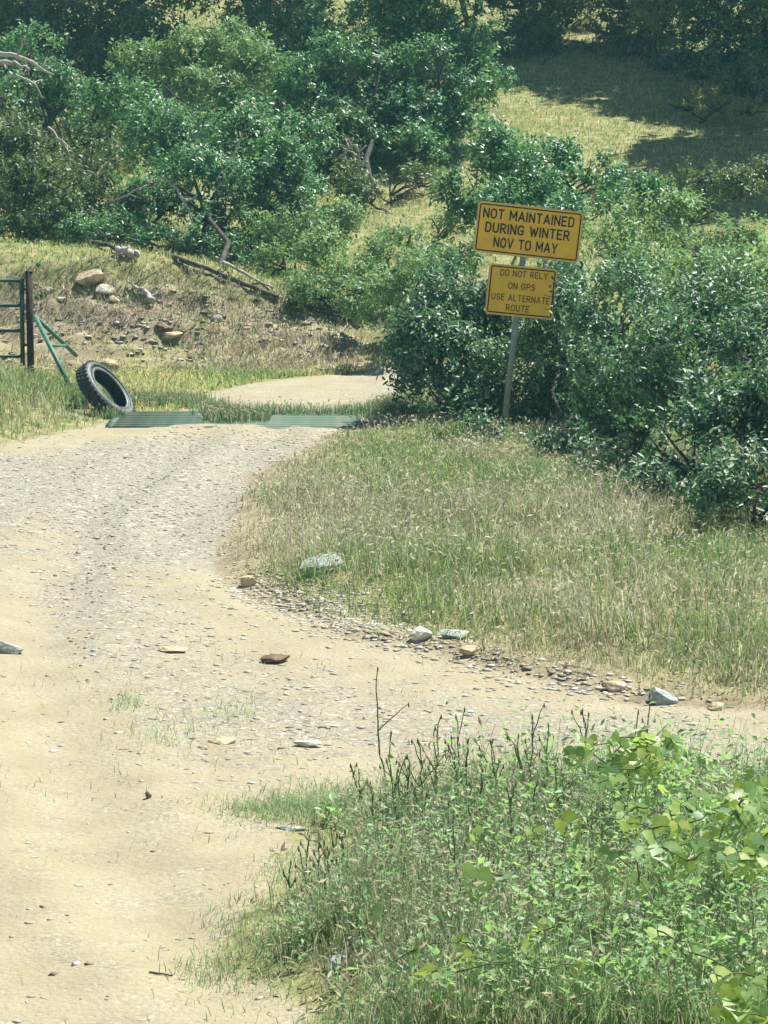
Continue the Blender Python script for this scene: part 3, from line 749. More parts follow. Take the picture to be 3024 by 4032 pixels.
# slope beyond the road
x = r.uniform(-8, 8.5, 360000); y = 30.2 + 25 * r.uniform(0, 1, 360000) ** 1.4
y[330000:] = r.uniform(27.2, 31.0, 30000); x[330000:] = r.uniform(-4.2, 1.5, 30000)
pm = r.permutation(360000); x, y = x[pm], y[pm]
soilm = sstep(30.2, 31.0, y) * (1 - sstep(32.4, 33.4, y)) * (1 - sstep(-0.6, 1.0, x))
ok = inview(x, y, .4) & (roadness(x, y) < -.04) & (r.uniform(0, 1, len(x)) < (1 - .62 * soilm) * (0.35 + fbm(x * 1.2, y * 1.2, 91)))
x, y = x[ok][:100000], y[ok][:100000]; n = len(x)
green = np.clip(.55 + 2.4 * (fbm(x * .8, y * .8, 92) - .5) + .25 * sstep(0, 2, x) * sstep(38, 33, y), .08, .9)
YG = [(0.27, 0.39, 0.11), (0.36, 0.46, 0.15), (0.18, 0.30, 0.09)]
YS = [(0.55, 0.52, 0.21), (0.64, 0.60, 0.27), (0.43, 0.40, 0.17)]
grass('grass', 'yellow green grass on the hillside beyond the road', x, y, r.uniform(.04, .12, n), r.uniform(.008, .016, n), colmix(green, r, YG, YS), lean=.9, seedhead=.1, seed=3)
# grass round the cattle grid
A = flat(430, 880); cx = []; cy = []
for (w, v, k, s) in [(500, 908, 1600, .17), (545, 908, 800, .12), (460, 905, 900, .08), (470, 890, 500, .12), (620, 896, 500, .2), (720, 898, 600, .2), (810, 897, 1200, .2), (865, 900, 1300, .22), (860, 885, 700, .15), (550, 895, 600, .2), (300, 868, 1500, .25), (380, 872, 1300, .2), (205, 885, 700, .12), (180, 872, 700, .14), (235, 905, 350, .07)]:
    p = flat(w, v); cx.append(r.normal(p[0], s, k)); cy.append(r.normal(p[1], s * .9, k))
x, y = np.concatenate(cx), np.concatenate(cy); n = len(x)
gok = ~((y > 25.75) & (y < 26.75) & ((np.abs(x + 2.05) < .36) | (np.abs(x + .66) < .40)))
x, y = x[gok], y[gok]; n = len(x)
grass('grass', 'green tufts growing through and around the cattle guard', x, y, r.uniform(.05, .15, n), r.uniform(.006, .010, n), colmix(np.full(n, .8), r, [(0.10, 0.21, 0.08), (0.17, 0.28, 0.11), (0.22, .33, .14)], STRAWS), seedhead=.1, seed=4)
# foreground grass
x, y = scatter(FORE, 520000, r)
sd = poly_sd(x, y, FORE)
ok = inview(x, y, .15) & (y > 9.0) & (sd > -.06) & (r.uniform(0, 1, len(x)) < sstep(-.10, .45, sd) * (.4 + fbm(x * 2, y * 2, 93)))
x, y, sd = x[ok][:48000], y[ok][:48000], sd[ok][:48000]; n = len(x)
green = np.clip(.62 + 1.8 * (fbm(x * 1.6, y * 1.6, 94) - .5), .15, .95)
FG = [(0.187, 0.325, 0.125), (0.274, 0.424, 0.163), (0.374, 0.524, 0.237), (0.474, 0.599, 0.299)]
grass('grass', 'tangled green grass under the foreground weeds', x, y, (.05 + .11 * sstep(0, .6, sd)) * r.uniform(.5, 1.5, n), r.uniform(.003, .006, n), colmix(green, r, FG, STRAWS), lean=.55, seedhead=.12, seed=6)
# short sprouts on the road edge
x = r.uniform(-2.2, 3, 40000); y = r.uniform(9.4, 17.5, 40000)
sdr = -poly_sd(x, y, FORE)
ok = inview(x, y) & (sdr > -.1) & (roadness(x, y) > -.1) & (r.uniform(0, 1, len(x)) < .9 * np.exp(-np.clip(sdr, 0, 9) / .22) * sstep(.4, .6, fbm(x * 2.5, y * 2.5, 95)) + .10 * sstep(.52, .66, fbm(x * 1.5, y * 1.5, 96)) * sstep(11.5, 12.5, y))
x, y = x[ok][:9000], y[ok][:9000]
for (w, v, k, sx_, sy_) in [(720, 1735, 2200, .16, .16), (640, 1752, 1300, .16, .12), (575, 1745, 500, .14, .10), (780, 1750, 1200, .12, .2), (560, 2060, 700, .12, .2), (520, 1985, 350, .08, .15), (345, 1600, 220, .10, .25), (500, 1540, 260, .15, .3), (275, 1525, 160, .06, .12), (620, 1880, 400, .07, .2), (450, 2090, 250, .06, .12)]:
    p = flat(w, v); x = np.concatenate([x, r.normal(p[0], sx_, k)]); y = np.concatenate([y, r.normal(p[1], sy_, k)])
n = len(x)
grass('grass', 'short sparse sprouts at the edge of the dirt road', x, y, r.uniform(.02, .08, n), r.uniform(.003, .005, n), colmix(np.full(n, .7), r, FG, STRAWS), lean=.9, seed=7)

# ------------------------------------------------------------------ gravel
ICO_V = None
def ico():
    import bmesh
    bm = bmesh.new(); bmesh.ops.create_icosphere(bm, subdivisions=1, radius=1)
    v = np.array([p.co for p in bm.verts]); f = np.array([[q.index for q in p.verts] for p in bm.faces]); bm.free()
    return v, f
OCT_V = np.array([(1, 0, 0), (.3, .95, 0), (-.8, .6, 0), (-.9, -.5, 0), (.2, -1, 0), (.2, .1, 1), (-.3, -.2, .8), (0, 0, -.8)], float)
OCT_F = np.array([(0, 1, 5), (1, 2, 5), (2, 6, 5), (2, 3, 6), (3, 4, 6), (4, 5, 6), (4, 0, 5), (1, 0, 7), (2, 1, 7), (3, 2, 7), (4, 3, 7), (0, 4, 7)])
def gravel(name, label, x, y, size, seed):
    r = np.random.default_rng(seed); n = len(x)
    v = OCT_V[None] * (1 + r.normal(0, .18, (n, 8, 1))) + r.normal(0, .10, (n, 8, 3))
    sc = np.stack([size * r.uniform(.7, 1.3, n), size * r.uniform(.5, 1.0, n), size * r.uniform(.16, .38, n)], 1)
    v = v * sc[:, None]
    a = r.uniform(0, 6.283, n); c, s = np.cos(a)[:, None], np.sin(a)[:, None]
    v = np.stack([v[..., 0] * c - v[..., 1] * s, v[..., 0] * s + v[..., 1] * c, v[..., 2]], -1)
    v = v + np.stack([x, y, gz(x, y) - sc[:, 2] * .05], 1)[:, None]
    f = (np.arange(n)[:, None, None] * 8 + OCT_F[None]).reshape(-1, 3)
    o = add(name, mesh_np(v.reshape(-1, 3), f), M['gravel'])
    tag(o, label, 'gravel', kind='stuff')
x = r.uniform(-4.6, 4.4, 200000); y = 9.3 + 17.5 * r.uniform(0, 1, 200000) ** 1.15
def grav_at(x, y):
    i = np.clip(np.searchsorted(xs, x) - 1, 0, nx - 2); j = np.clip(np.searchsorted(ys, y) - 1, 0, ny - 2)
    return np.clip(a_grav, 0.0, 1)[j, i]
ok = inview(x, y) & (roadness(x, y) > -.12) & (r.uniform(0, 1, len(x)) < .04 + .75 * grav_at(x, y) * (.4 + fbm(x * 3, y * 3, 97)))
x, y = x[ok][:24000], y[ok][:24000]; n = len(x)
gravel('gravel', 'loose pale gravel strewn over the dirt road', x, y, .0042 + .024 * r.uniform(0, 1, n) ** 5.5, 301)
# rubble along the foot of the grassy bank
t = r.uniform(0, 1, 7500); B = BANK[8:18]
seg = (t * (len(B) - 1)).astype(int); ft = (t * (len(B) - 1) - seg)[:, None]
p = B[seg] * (1 - ft) + B[seg + 1] * ft
wt = np.exp(-((t - .28) / .22) ** 2)
k = r.uniform(0, 1, len(t)) < .18 + wt
p = p[k] + r.normal(0, .15, (k.sum(), 2)) + np.array([.02, .10]) + np.abs(r.normal(0, 1, (k.sum(), 1))) * wt[k][:, None] * np.array([.12, .42])
gravel('gravel', 'broken rubble at the foot of the grassy bank', p[:, 0], p[:, 1], .007 + .028 * r.uniform(0, 1, len(p)) ** 3, 302)
# rubble on the eroded bank
x = r.uniform(-4.6, .4, 26000); y = r.uniform(30.6, 33.3, 26000)
ok = inview(x, y) & (roadness(x, y) < 0) & (fbm(x * 1.7, y * 1.7, 98) > .5)
x, y = x[ok][:1700], y[ok][:1700]
gravel('gravel', 'broken stones on the eroded bank beyond the road', x, y, .012 + .055 * r.uniform(0, 1, len(x)) ** 4, 303)

x = r.uniform(-4.6, .6, 24000); y = r.uniform(30.4, 33.6, 24000)
ok = inview(x, y) & (roadness(x, y) < -.05) & (fbm(x * 1.5, y * 1.5, 99) > .52)
x, y = x[ok][:5000], y[ok][:5000]; n = len(x)
grass('dry_brush', 'grey brown dry brush on the eroded bank', x, y, r.uniform(.05, .20, n), r.uniform(.006, .012, n), colmix(np.full(n, .25), r, [(0.16, 0.17, 0.08)], [(0.24, 0.20, 0.15), (0.38, 0.33, 0.24), (0.17, 0.14, 0.10)]), lean=1.3, seed=8)

# ------------------------------------------------------------------ single rocks
def rock(label, w, v, sx, sy, sz, matn, rz=0.0, seed=1, sink=.3, tilt=(0, 0), group=None):
    import bmesh
    rr = np.random.default_rng(seed); sx, sy, sz = sx * 1.4, sy * 1.4, sz * 1.4
    bm = bmesh.new(); bmesh.ops.create_icosphere(bm, subdivisions=3, radius=1)
    co = np.array([p.co for p in bm.verts])
    for _ in range(20):                               # knock flat facets off
        nrm = unit(rr.normal(0, 1, 3)); d = rr.uniform(.45, .80)
        over = np.maximum(co @ nrm - d, 0)
        co = co - over[:, None] * nrm * .97
    co = co * (1 + .10 * (vnoise(co[:, 0] * 3 + 9, co[:, 1] * 3 + 9, co[:, 2] * 3 + 9, seed)[:, None] - .5))
    for p, q in zip(bm.verts, co): p.co = (q[0] * sx, q[1] * sy, q[2] * sz)
    me = bpy.data.meshes.new('rock'); bm.to_mesh(me); bm.free()
    me.transform(Matrix.Rotation(rz, 4, 'Z') @ Matrix.Rotation(tilt[0], 4, 'X') @ Matrix.Rotation(tilt[1], 4, 'Y'))
    p = H(w, v)
    o = add('rock', me, M[matn], loc=(p[0], p[1], gz(p[0], p[1]) + sz * (1 - 2 * sink) * .8))
    for pl in me.polygons: pl.use_smooth = False
    return tag(o, label, 'rock', group)
rock('flat slanted grey rock where the side road meets the bank', 1432, 1519, .10, .055, .040, 'lichen_rock', -.35, 3, .25, (0.1, .30))
rock('long whitish lichened rock half buried in the bank grass', 690, 1238, .15, .08, .055, 'lichen_rock', .25, 4, .2, (.25, -.2))
rock('pale pointed rock behind the long lichened rock in the bank grass', 735, 1200, .06, .05, .05, 'lichen_rock', .8, 5, .2)
rock('brown flat rock lying alone on the dirt road', 592, 1430, .085, .05, .024, 'rock_brown', .1, 6, .1)
rock('pale stone at the bank foot below the rubble', 905, 1382, .075, .05, .045, 'rock_pale', .2, 7)
rock('wide pale stone beside another pale stone at the bank foot', 985, 1380, .085, .05, .04, 'lichen_rock', -.1, 8)
rock('small tan stone at the bank foot near the side road', 1015, 1415, .05, .04, .03, 'rock_tan', .3, 9)
rock('flat cream stone lying on the gravel above the weeds', 665, 1612, .062, .035, .014, 'rock_pale', -.1, 10, .2)
rock('rounded tan stone sunk in the gravel left of the flat cream stone', 478, 1604, .07, .05, .028, 'rock_tan', -.3, 11, .4)
rock('small dark clod standing on the bare dirt', 321, 1724, .014, .012, .016, 'rock_brown', 0, 12, .2)
rock('pale blue grey rock at the left edge of the road', 8, 1408, .10, .06, .05, 'rock_grey', .1, 13, .35)
rock('thin tan slab lying on the road below the bank point', 378, 1407, .075, .04, .016, 'rock_tan', -.15, 14, .3)
rock('pale flat stone embedded near the grass edge of the foreground', 630, 1793, .07, .035, .012, 'rock_grey', 0, 15, .3)
rock('grey blue stone among the weeds at the bottom', 735, 2090, .06, .045, .035, 'rock_grey', .2, 16, .3)
rock('tan stone pile piece at the tip of the grassy bank', 540, 1265, .07, .05, .035, 'rock_tan', .2, 17, .3)
rock('small tan rock left of the slanted grey rock', 1330, 1490, .06, .04, .032, 'rock_tan', .1, 18, .3)
rock('tan half buried stone right of the slanted grey rock', 1545, 1532, .05, .035, .022, 'rock_tan', .1, 19, .3)
rock('large tan boulder exposed at the top of the eroded bank', 192, 612, .19, .14, .10, 'rock_tan', -.35, 20, .3)
rock('cream rock just below the large tan boulder', 222, 634, .12, .10, .06, 'rock_pale', -.2, 21, .3)
rock('cream angular rock on the bank near the dead stump', 240, 652, .09, .07, .04, 'rock_tan', -.5, 22, .3)
rock('small cream stone on the bank right of the gate post', 105, 630, .06, .05, .035, 'rock_pale', .4, 23, .3)
rock('small pale stone on the bank face above the green brace', 130, 648, .06, .04, .03, 'rock_pale', -.4, 24, .3)
rock('tan rock behind the tyre at the foot of the bank', 238, 796, .12, .07, .055, 'rock_tan', -.6, 25, .25)
rock('pale stone on the mound left of the tyre', 130, 812, .035, .03, .03, 'rock_pale', .2, 26, .2)
rock('pale stone at the right end of the bank', 470, 692, .07, .05, .04, 'rock_pale', .2, 27, .3)
rock('tan boulder embedded low in the bank beneath the dark hollow', 372, 728, .13, .10, .05, 'rock_tan', -.25, 28, .35)
rock('dark rock on the bank above the hollow', 355, 712, .11, .08, .04, 'rock_brown', -.1, 29, .3)

# ------------------------------------------------------------------ logs and dead wood on the bank
def log(name, label, pts, r0, r1, matn, cat='log', twigs=0, seed=1):
    rr = np.random.default_rng(seed)
    P = np.array([H(w, v, h) for (w, v, h) in pts])
    t = np.linspace(0, 1, len(P)); tt = np.linspace(0, 1, 4 * len(P))
    P2 = np.stack([np.interp(tt, t, P[:, k]) for k in range(3)], 1) + rr.normal(0, r1 * .25, (len(tt), 3))
    b = MB(); b.tube(P2, np.linspace(r0, r1, len(tt)) * rr.uniform(.88, 1.12, len(tt)), 8)
    for _ in range(twigs):
        k = rr.integers(2, len(tt) - 1)
        b.tube(wob(P2[k], P2[k] + unit(rr.normal(0, 1, 3) + UP * .8) * rr.uniform(.1, .3), 5, .12, rr), np.linspace(r1 * .5, r1 * .15, 5), 5)
    o = add(name, b.mesh(P2[0], smooth=True), M[matn], loc=P2[0])
    return tag(o, label, cat)
log('fallen_log', 'long dark fallen log along the bank crest', [(300, 530, .05), (380, 556, .05), (460, 586, .05), (530, 614, .05), (600, 642, .04)], .032, .022, 'bark', twigs=5, seed=51)
log('fallen_log', 'short bleached log lying on the bank crest', [(252, 541, .06), (275, 546, .06), (295, 552, .06)], .055, .05, 'bleached', seed=52)
log('fallen_log', 'dark thin fallen branch left of the bleached log', [(195, 524, .05), (230, 528, .06), (255, 540, .05)], .03, .02, 'bark', twigs=3, seed=53)
log('fallen_log', 'pale fallen branch sloping below the dark hollow of the oak', [(455, 552, .10), (500, 575, .10), (545, 600, .07), (590, 622, .05)], .026, .014, 'bleached', twigs=2, seed=54)
log('fallen_log', 'dark log at the right end of the bank', [(620, 650, .04), (700, 672, .04), (780, 700, .04)], .035, .02, 'bark', twigs=3, seed=55)
log('dead_branch', 'pale dead branch with knobbly end lying on the bank', [(278, 612, .05), (300, 622, .05), (318, 636, .05), (330, 655, .04)], .014, .04, 'bleached', 'branch', twigs=3, seed=56)
log('stick', 'thin dark stick on the bare dirt at the bottom', [(322, 2100 - 0, .006), (355, 2104, .008), (372, 2108, .006)], .004, .003, 'bark', 'stick', seed=57)

# ------------------------------------------------------------------ metalwork: gate, posts, braces, cattle guard
M['gate_green'] = noisy_mat('dark_green_paint', (0.018, 0.055, 0.045), (0.035, 0.085, 0.065), 20, 0.45, 0.1, spec=0.5)
M['brace_green'] = noisy_mat('faded_green_paint', (0.035, 0.12, 0.08), (0.09, 0.22, 0.145), 16, 0.55, 0.15, spec=0.4)
M['guard_green'] = noisy_mat('worn_green_steel', (0.05, 0.095, 0.065), (0.095, 0.15, 0.10), 9, 0.75, 0.2, c3=(0.19, 0.17, 0.11))
M['rust'] = noisy_mat('rusty_post', (0.022, 0.016, 0.013), (0.065, 0.038, 0.026), 15, 0.75, 0.3)
def box(b, lo, hi, Rm=None):
    lo, hi = np.asarray(lo, float), np.asarray(hi, float)
    v = np.array([(x, y, z) for x in (lo[0], hi[0]) for y in (lo[1], hi[1]) for z in (lo[2], hi[2])])
    if Rm is not None: v = v @ np.asarray(Rm).T
    b.put(v, np.array([(0, 1, 3, 2), (4, 6, 7, 5), (0, 4, 5, 1), (2, 3, 7, 6), (0, 2, 6, 4), (1, 5, 7, 3)]))
GD = 29.0
gp_ = W(66, 765, GD); gz0 = float(gz(gp_[0], gp_[1]))
top = W(66, 588, GD)[2]
post = empty('gate_post', (gp_[0], gp_[1], gz0)); tag(post, 'dark rusty steel gate post at the end of the green gate', 'post')
b = MB(); box(b, (-.032, -.032, -.3), (.032, .032, top - gz0)); add('shaft', b.mesh(), M['rust'], post)
b = MB(); box(b, (-.037, -.037, top - gz0), (.037, .037, top - gz0 + .012)); add('cap', b.mesh(), M['rust'], post)
gate = empty('gate', (gp_[0] - .1, gp_[1], gz0)); tag(gate, 'dark green tubular farm gate at the left edge', 'gate')
go = np.array(gate.location)
for k, vv in enumerate((606, 660, 714, 770)):
    a = W(47, vv, GD); b_ = a + np.array([-2.6, -.25, .02])
    b = MB(); b.tube(np.array([a, b_]) - go, .019 if k < 3 else .016, 10); add('rail', b.mesh(smooth=True), M['gate_green'], gate)
b = MB(); a = W(47, 602, GD); c = W(49, 790, GD); b.tube(np.array([a, c]) - go, .024, 10); add('stile', b.mesh(smooth=True), M['gate_green'], gate)
for vv in (625, 745):
    b = MB(); a = W(50, vv, GD); c = W(61, vv, GD); b.tube(np.array([a, c]) - go, .012, 8); add('hinge', b.mesh(), M['rust'], gate)
wing = empty('cattle_guard_wing', H(150, 830)); tag(wing, 'faded green A-shaped steel wing brace leaning by the gate post', 'brace')
wo_ = np.array(wing.location)
ap, e1, e2 = W(76, 684, 28.7), W(150, 832, 27.7), W(165, 768, 29.2)
lerp = lambda a, b, t: a + (b - a) * t
for a, c, rd in ((ap, e1, .024), (ap, e2, .022), (lerp(ap, e1, .43), lerp(ap, e2, .74), .015), (lerp(ap, e1, .72), lerp(ap, e1, .72) + (e2 - e1) * .35, .013)):
    b = MB(); b.tube(np.array([a, c]) - wo_, rd, 8); add('pipe', b.mesh(smooth=True), M['brace_green'], wing)
# cattle guard
cl, crn = flat(243, 915), flat(778, 921)
gy0, gy1 = 25.88, 27.1
gx0, gx1 = cl[0], crn[0]
zc = float(np.mean(gz(np.linspace(gx0, gx1, 9), np.full(9, 26.2)))) - .012
guard = empty('cattle_guard', ((gx0 + gx1) / 2, gy0, zc)); tag(guard, 'worn green steel cattle guard set across the dirt road', 'cattle guard')
hw = (gx1 - gx0) / 2
rb = MB(); box(rb, (-hw + .03, -.060, -.05), (hw - .03, .060, .025)); rail_me = rb.mesh(); rail_me.materials.append(M['guard_green'])
for k in range(9):
    o = add('rail', rail_me, None, guard, (0, .075 + k * .134, .0))
    o.rotation_euler = (R(rng.normal(0, .4)), 0, 0)
b = MB(); box(b, (-hw, -.03, -.14), (hw, .012, .02)); add('front_beam', b.mesh(), M['gate_green'], guard)
for s in (-1, 1):
    b = MB(); box(b, (s * hw - .035, 0.02, -.12), (s * hw + .035, 1.25, .032)); add('side_beam', b.mesh(), M['guard_green'], guard)

# ------------------------------------------------------------------ tyre
def rubber():
    m = noisy_mat('weathered_rubber', (0.016, 0.022, 0.024), (0.045, 0.055, 0.055), 10, 0.6, 0.25, spec=0.4); return m
M['rubber'] = rubber()
M['sidewall'] = noisy_mat('worn_sidewall', (0.05, 0.062, 0.055), (0.13, 0.15, 0.13), 9, 0.5, 0.2, spec=0.5)
def lathe(prof, seg=56):
    prof = np.asarray(prof, float); n = len(prof)
    a = np.arange(seg) * 2 * math.pi / seg
    v = np.stack([prof[None, :, 0] * np.cos(a)[:, None], prof[None, :, 0] * np.sin(a)[:, None], np.broadcast_to(prof[None, :, 1], (seg, n))], -1).reshape(-1, 3)
    q = []
    for i in range(seg):
        j = (i + 1) % seg
        for k in range(n - 1): q.append((i * n + k, j * n + k, j * n + k + 1, i * n + k + 1))
    return v, np.array(q)
RO, RI, HWD = .335, .222, .074
tn = Vector((0.74, -0.22, 0.62)).normalized()
tc_ = W(228, 848, 26.95)
tyre = empty('tyre', tc_); tag(tyre, 'old worn tyre leaning against the mound by the cattle guard', 'tyre')
tyre.rotation_euler = tn.to_track_quat('Z', 'Y').to_euler()
b = MB(); b.put(*lathe([(RO - .03, HWD * .95), (RO - .008, HWD * .82), (RO, HWD * .5), (RO + .002, 0), (RO, -HWD * .5), (RO - .008, -HWD * .82), (RO - .03, -HWD * .95)]))
tread = add('tread', b.mesh(smooth=True), M['rubber'], tyre)
b = MB(); box(b, (RO - .012, -.015, -.020), (RO + .004, .015, .020)); blk = b.mesh(); blk.materials.append(M['rubber'])
for k in range(40):
    for s in (-1, 0, 1):
        o = add('tread_block', blk, None, tread, (0, 0, s * .044)); o.rotation_euler = (0, 0, (k + .5 * (s != 0)) * 2 * math.pi / 40)
for s in (1, -1):
    prof = [(RO - .028, s * HWD * .96), (RO - .045, s * HWD * 1.05), (RO - .075, s * HWD * 1.08), (RI + .045, s * HWD * 1.02), (RI + .022, s * HWD * .95), (RI + .018, s * HWD * 1.0), (RI, s * HWD * .9), (RI - .004, s * HWD * .78), (RI + .01, s * HWD * .72)]
    if s < 0: prof = prof[::-1]
    b = MB(); b.put(*lathe(prof)); add('sidewall', b.mesh(smooth=True), M['sidewall'], tyre)
b = MB(); b.put(*lathe([(RI + .012, HWD * .70), (RO - .03, HWD * .7), (RO - .025, 0), (RO - .03, -HWD * .7), (RI + .012, -HWD * .70)])); add('inner_liner', b.mesh(smooth=True), M['rubber'], tyre)

# ------------------------------------------------------------------ the sign
def sign_yellow():
    m, nt, p, out = mat('sign_yellow')
    tc = N(nt, 'ShaderNodeTexCoord')
    n = N(nt, 'ShaderNodeTexNoise'); n.inputs['Scale'].default_value = 6; n.inputs['Detail'].default_value = 6
    nt.links.new(tc.outputs['Object'], n.inputs[0])
    r_ = ramp(nt, [(0.3, (0.80, 0.43, 0.030)), (0.6, (0.90, 0.51, 0.04)), (0.8, (0.82, 0.52, 0.10))])
    nt.links.new(n.outputs[0], r_.inputs[0]); nt.links.new(r_.outputs[0], p.inputs['Base Color'])
    p.inputs['Roughness'].default_value = 0.45
    return m
M['yellow'] = sign_yellow()
M['black'] = noisy_mat('sign_black', (0.012, 0.011, 0.010), (0.035, 0.030, 0.025), 30, 0.6, 0.05)
M['faded_black'] = noisy_mat('faded_sign_black', (0.022, 0.017, 0.008), (0.085, 0.058, 0.02), 40, 0.6, 0.05)
M['galv'] = noisy_mat('galvanised_steel', (0.22, 0.25, 0.23), (0.34, 0.37, 0.34), 14, 0.55, 0.1, metal=0.3)
M['edge'] = noisy_mat('pale_sign_edge', (0.52, 0.43, 0.25), (0.66, 0.56, 0.36), 14, 0.5, 0.05)
SDIST = 25.0
sb = W(1088, 955, SDIST); sz0 = float(gz(sb[0], sb[1]))
sign = empty('road_sign', (sb[0], sb[1], sz0))
tag(sign, 'leaning post with two yellow road warning panels', 'sign')
LEAN = R(6.0)
sign.rotation_euler = (0, LEAN, 0)
Ri = np.array(Matrix.Rotation(-LEAN, 3, 'Y'))
def loc(w, v, d=SDIST):
    return Ri @ (W(w, v, d) - np.array([sb[0], sb[1], sz0]))
def rrect(w, h, rad, seg=6):
    pts = []
    for cx, cz, a0 in ((w / 2 - rad, h / 2 - rad, 0), (-w / 2 + rad, h / 2 - rad, 90), (-w / 2 + rad, -h / 2 + rad, 180), (w / 2 - rad, -h / 2 + rad, 270)):
        for k in range(seg + 1):
            a = R(a0 + 90 * k / seg); pts.append((cx + rad * math.cos(a), cz + rad * math.sin(a)))
    return np.array(pts)
def plate(w, h, rad, t):
    o = rrect(w, h, rad); n = len(o)
    v = np.vstack([np.stack([o[:, 0], np.full(n, -t / 2), o[:, 1]], 1), np.stack([o[:, 0], np.full(n, t / 2), o[:, 1]], 1)])
    k = np.arange(n)
    me = bpy.data.meshes.new('plate')
    me.from_pydata(v.tolist(), [], [list(k), list((n + k)[::-1])] + [(int(i), int(n + i), int(n + (i + 1) % n), int((i + 1) % n)) for i in k])
    me.update(); return me
def ringplate(w, h, rad, wd, y):
    o = rrect(w, h, rad); i_ = rrect(w - 2 * wd, h - 2 * wd, max(rad - wd, .004)); n = len(o)
    v = np.vstack([np.stack([o[:, 0], np.full(n, y), o[:, 1]], 1), np.stack([i_[:, 0], np.full(n, y), i_[:, 1]], 1)])
    k = np.arange(n)
    return mesh_np(v, np.stack([k, (k + 1) % n, n + (k + 1) % n, n + k], 1))
def arc(cx, cy, rx, ry, a0, a1, n=9):
    t = np.radians(np.linspace(a0, a1, n)); return [(cx + rx * math.cos(q), cy + ry * math.sin(q)) for q in t]
GLY = {  # letter: (width, strokes) on a unit-high cell, road-sign lettering
 'N': (.62, [[(0, 0), (0, 1)], [(0, 1), (.62, 0)], [(.62, 0), (.62, 1)]]), 'O': (.64, [arc(.32, .68, .32, .32, 0, 180) + arc(.32, .32, .32, .32, 180, 360) + [(.64, .68)]]),
 'T': (.58, [[(0, 1), (.58, 1)], [(.29, 1), (.29, 0)]]), 'M': (.78, [[(0, 0), (0, 1)], [(0, 1), (.39, .28)], [(.39, .28), (.78, 1)], [(.78, 1), (.78, 0)]]),
 'A': (.70, [[(0, 0), (.35, 1)], [(.35, 1), (.70, 0)], [(.12, .30), (.58, .30)]]), 'I': (.0, [[(0, 0), (0, 1)]]),
 'E': (.52, [[(.52, 0), (0, 0), (0, 1), (.52, 1)], [(0, .52), (.44, .52)]]), 'D': (.60, [[(0, 0), (0, 1), (.28, 1)] + arc(.28, .68, .32, .32, 80, 0, 5) + arc(.28, .32, .32, .32, 0, -90, 6) + [(0, 0)]]),
 'U': (.62, [[(0, 1), (0, .32)] + arc(.31, .31, .31, .31, 180, 360) + [(.62, 1)]]), 'R': (.60, [[(0, 0), (0, 1), (.32, 1)] + arc(.32, .74, .26, .26, 80, -80, 7) + [(0, .48)], [(.28, .48), (.60, 0)]]),
 'G': (.64, [[(.62, .80)] + arc(.32, .68, .32, .32, 30, 180) + arc(.32, .32, .32, .32, 180, 360) + [(.64, .46), (.36, .46)]]),
 'W': (.92, [[(0, 1), (.23, 0)], [(.23, 0), (.46, .8)], [(.46, .8), (.69, 0)], [(.69, 0), (.92, 1)]]), 'V': (.66, [[(0, 1), (.33, 0)], [(.33, 0), (.66, 1)]]),
 'Y': (.66, [[(0, 1), (.33, .46)], [(.66, 1), (.33, .46)], [(.33, .46), (.33, 0)]]), 'L': (.50, [[(0, 1), (0, 0), (.50, 0)]]),
 'P': (.58, [[(0, 0), (0, 1), (.30, 1)] + arc(.30, .72, .28, .28, 80, -80, 7) + [(0, .44)]]),
 'S': (.60, [[(.58, .82)] + arc(.30, .75, .28, .25, 25, 270, 9) + arc(.30, .25, .30, .25, 90, -155, 9)])}
def text(line, width, height, x, z, y, matn, parent, th=.16):
    b = MB(); cur = 0.0; lay = 0
    for ch in line:
        if ch == ' ': cur += .55; continue
        w_, strokes = GLY[ch]
        for st in strokes:
            P = np.array(st, float); t = unit(np.gradient(P, axis=0)); n = np.stack([-t[:, 1], t[:, 0]], 1)
            P[0] -= t[0] * th * .42; P[-1] += t[-1] * th * .42
            for i in range(1, len(P) - 1):           # mitre
                a_, c_ = unit(P[i] - P[i - 1]), unit(P[i + 1] - P[i]); m_ = unit(np.array([-(a_ + c_)[1], (a_ + c_)[0]]))
                n[i] = m_ / max(.5, float(m_ @ np.array([-a_[1], a_[0]])))
            A_, B_ = P + n * th / 2, P - n * th / 2; k = len(P)
            v = np.zeros((2 * k, 3)); v[:k, 0] = A_[:, 0] + cur; v[:k, 2] = A_[:, 1]; v[k:, 0] = B_[:, 0] + cur; v[k:, 2] = B_[:, 1]
            v[:, 1] = -.00025 * (lay % 4); lay += 1
            i = np.arange(k - 1); b.put(v, np.stack([i, i + 1, k + i + 1, k + i], 1))
        cur += w_ + .34
    v = np.concatenate(b.v); lo, hi = v.min(0), v.max(0)
    sx = width / (hi[0] - lo[0]); sz = height / (hi[2] - lo[2])
    b.v = [np.stack([(q[:, 0] - (lo[0] + hi[0]) / 2) * sx + x, q[:, 1] + y, (q[:, 2] - (lo[2] + hi[2]) / 2) * sz + z], 1) for q in b.v]
    return add('lettering', b.mesh(), M[matn], parent)
pt = loc(1140, 440); pb = loc(1088, 985)
b = MB(); box(b, (-.026, -.026, -.25), (.026, .026, float(loc(1135, 445)[2]))); add('post', b.mesh(), M['galv'], sign)
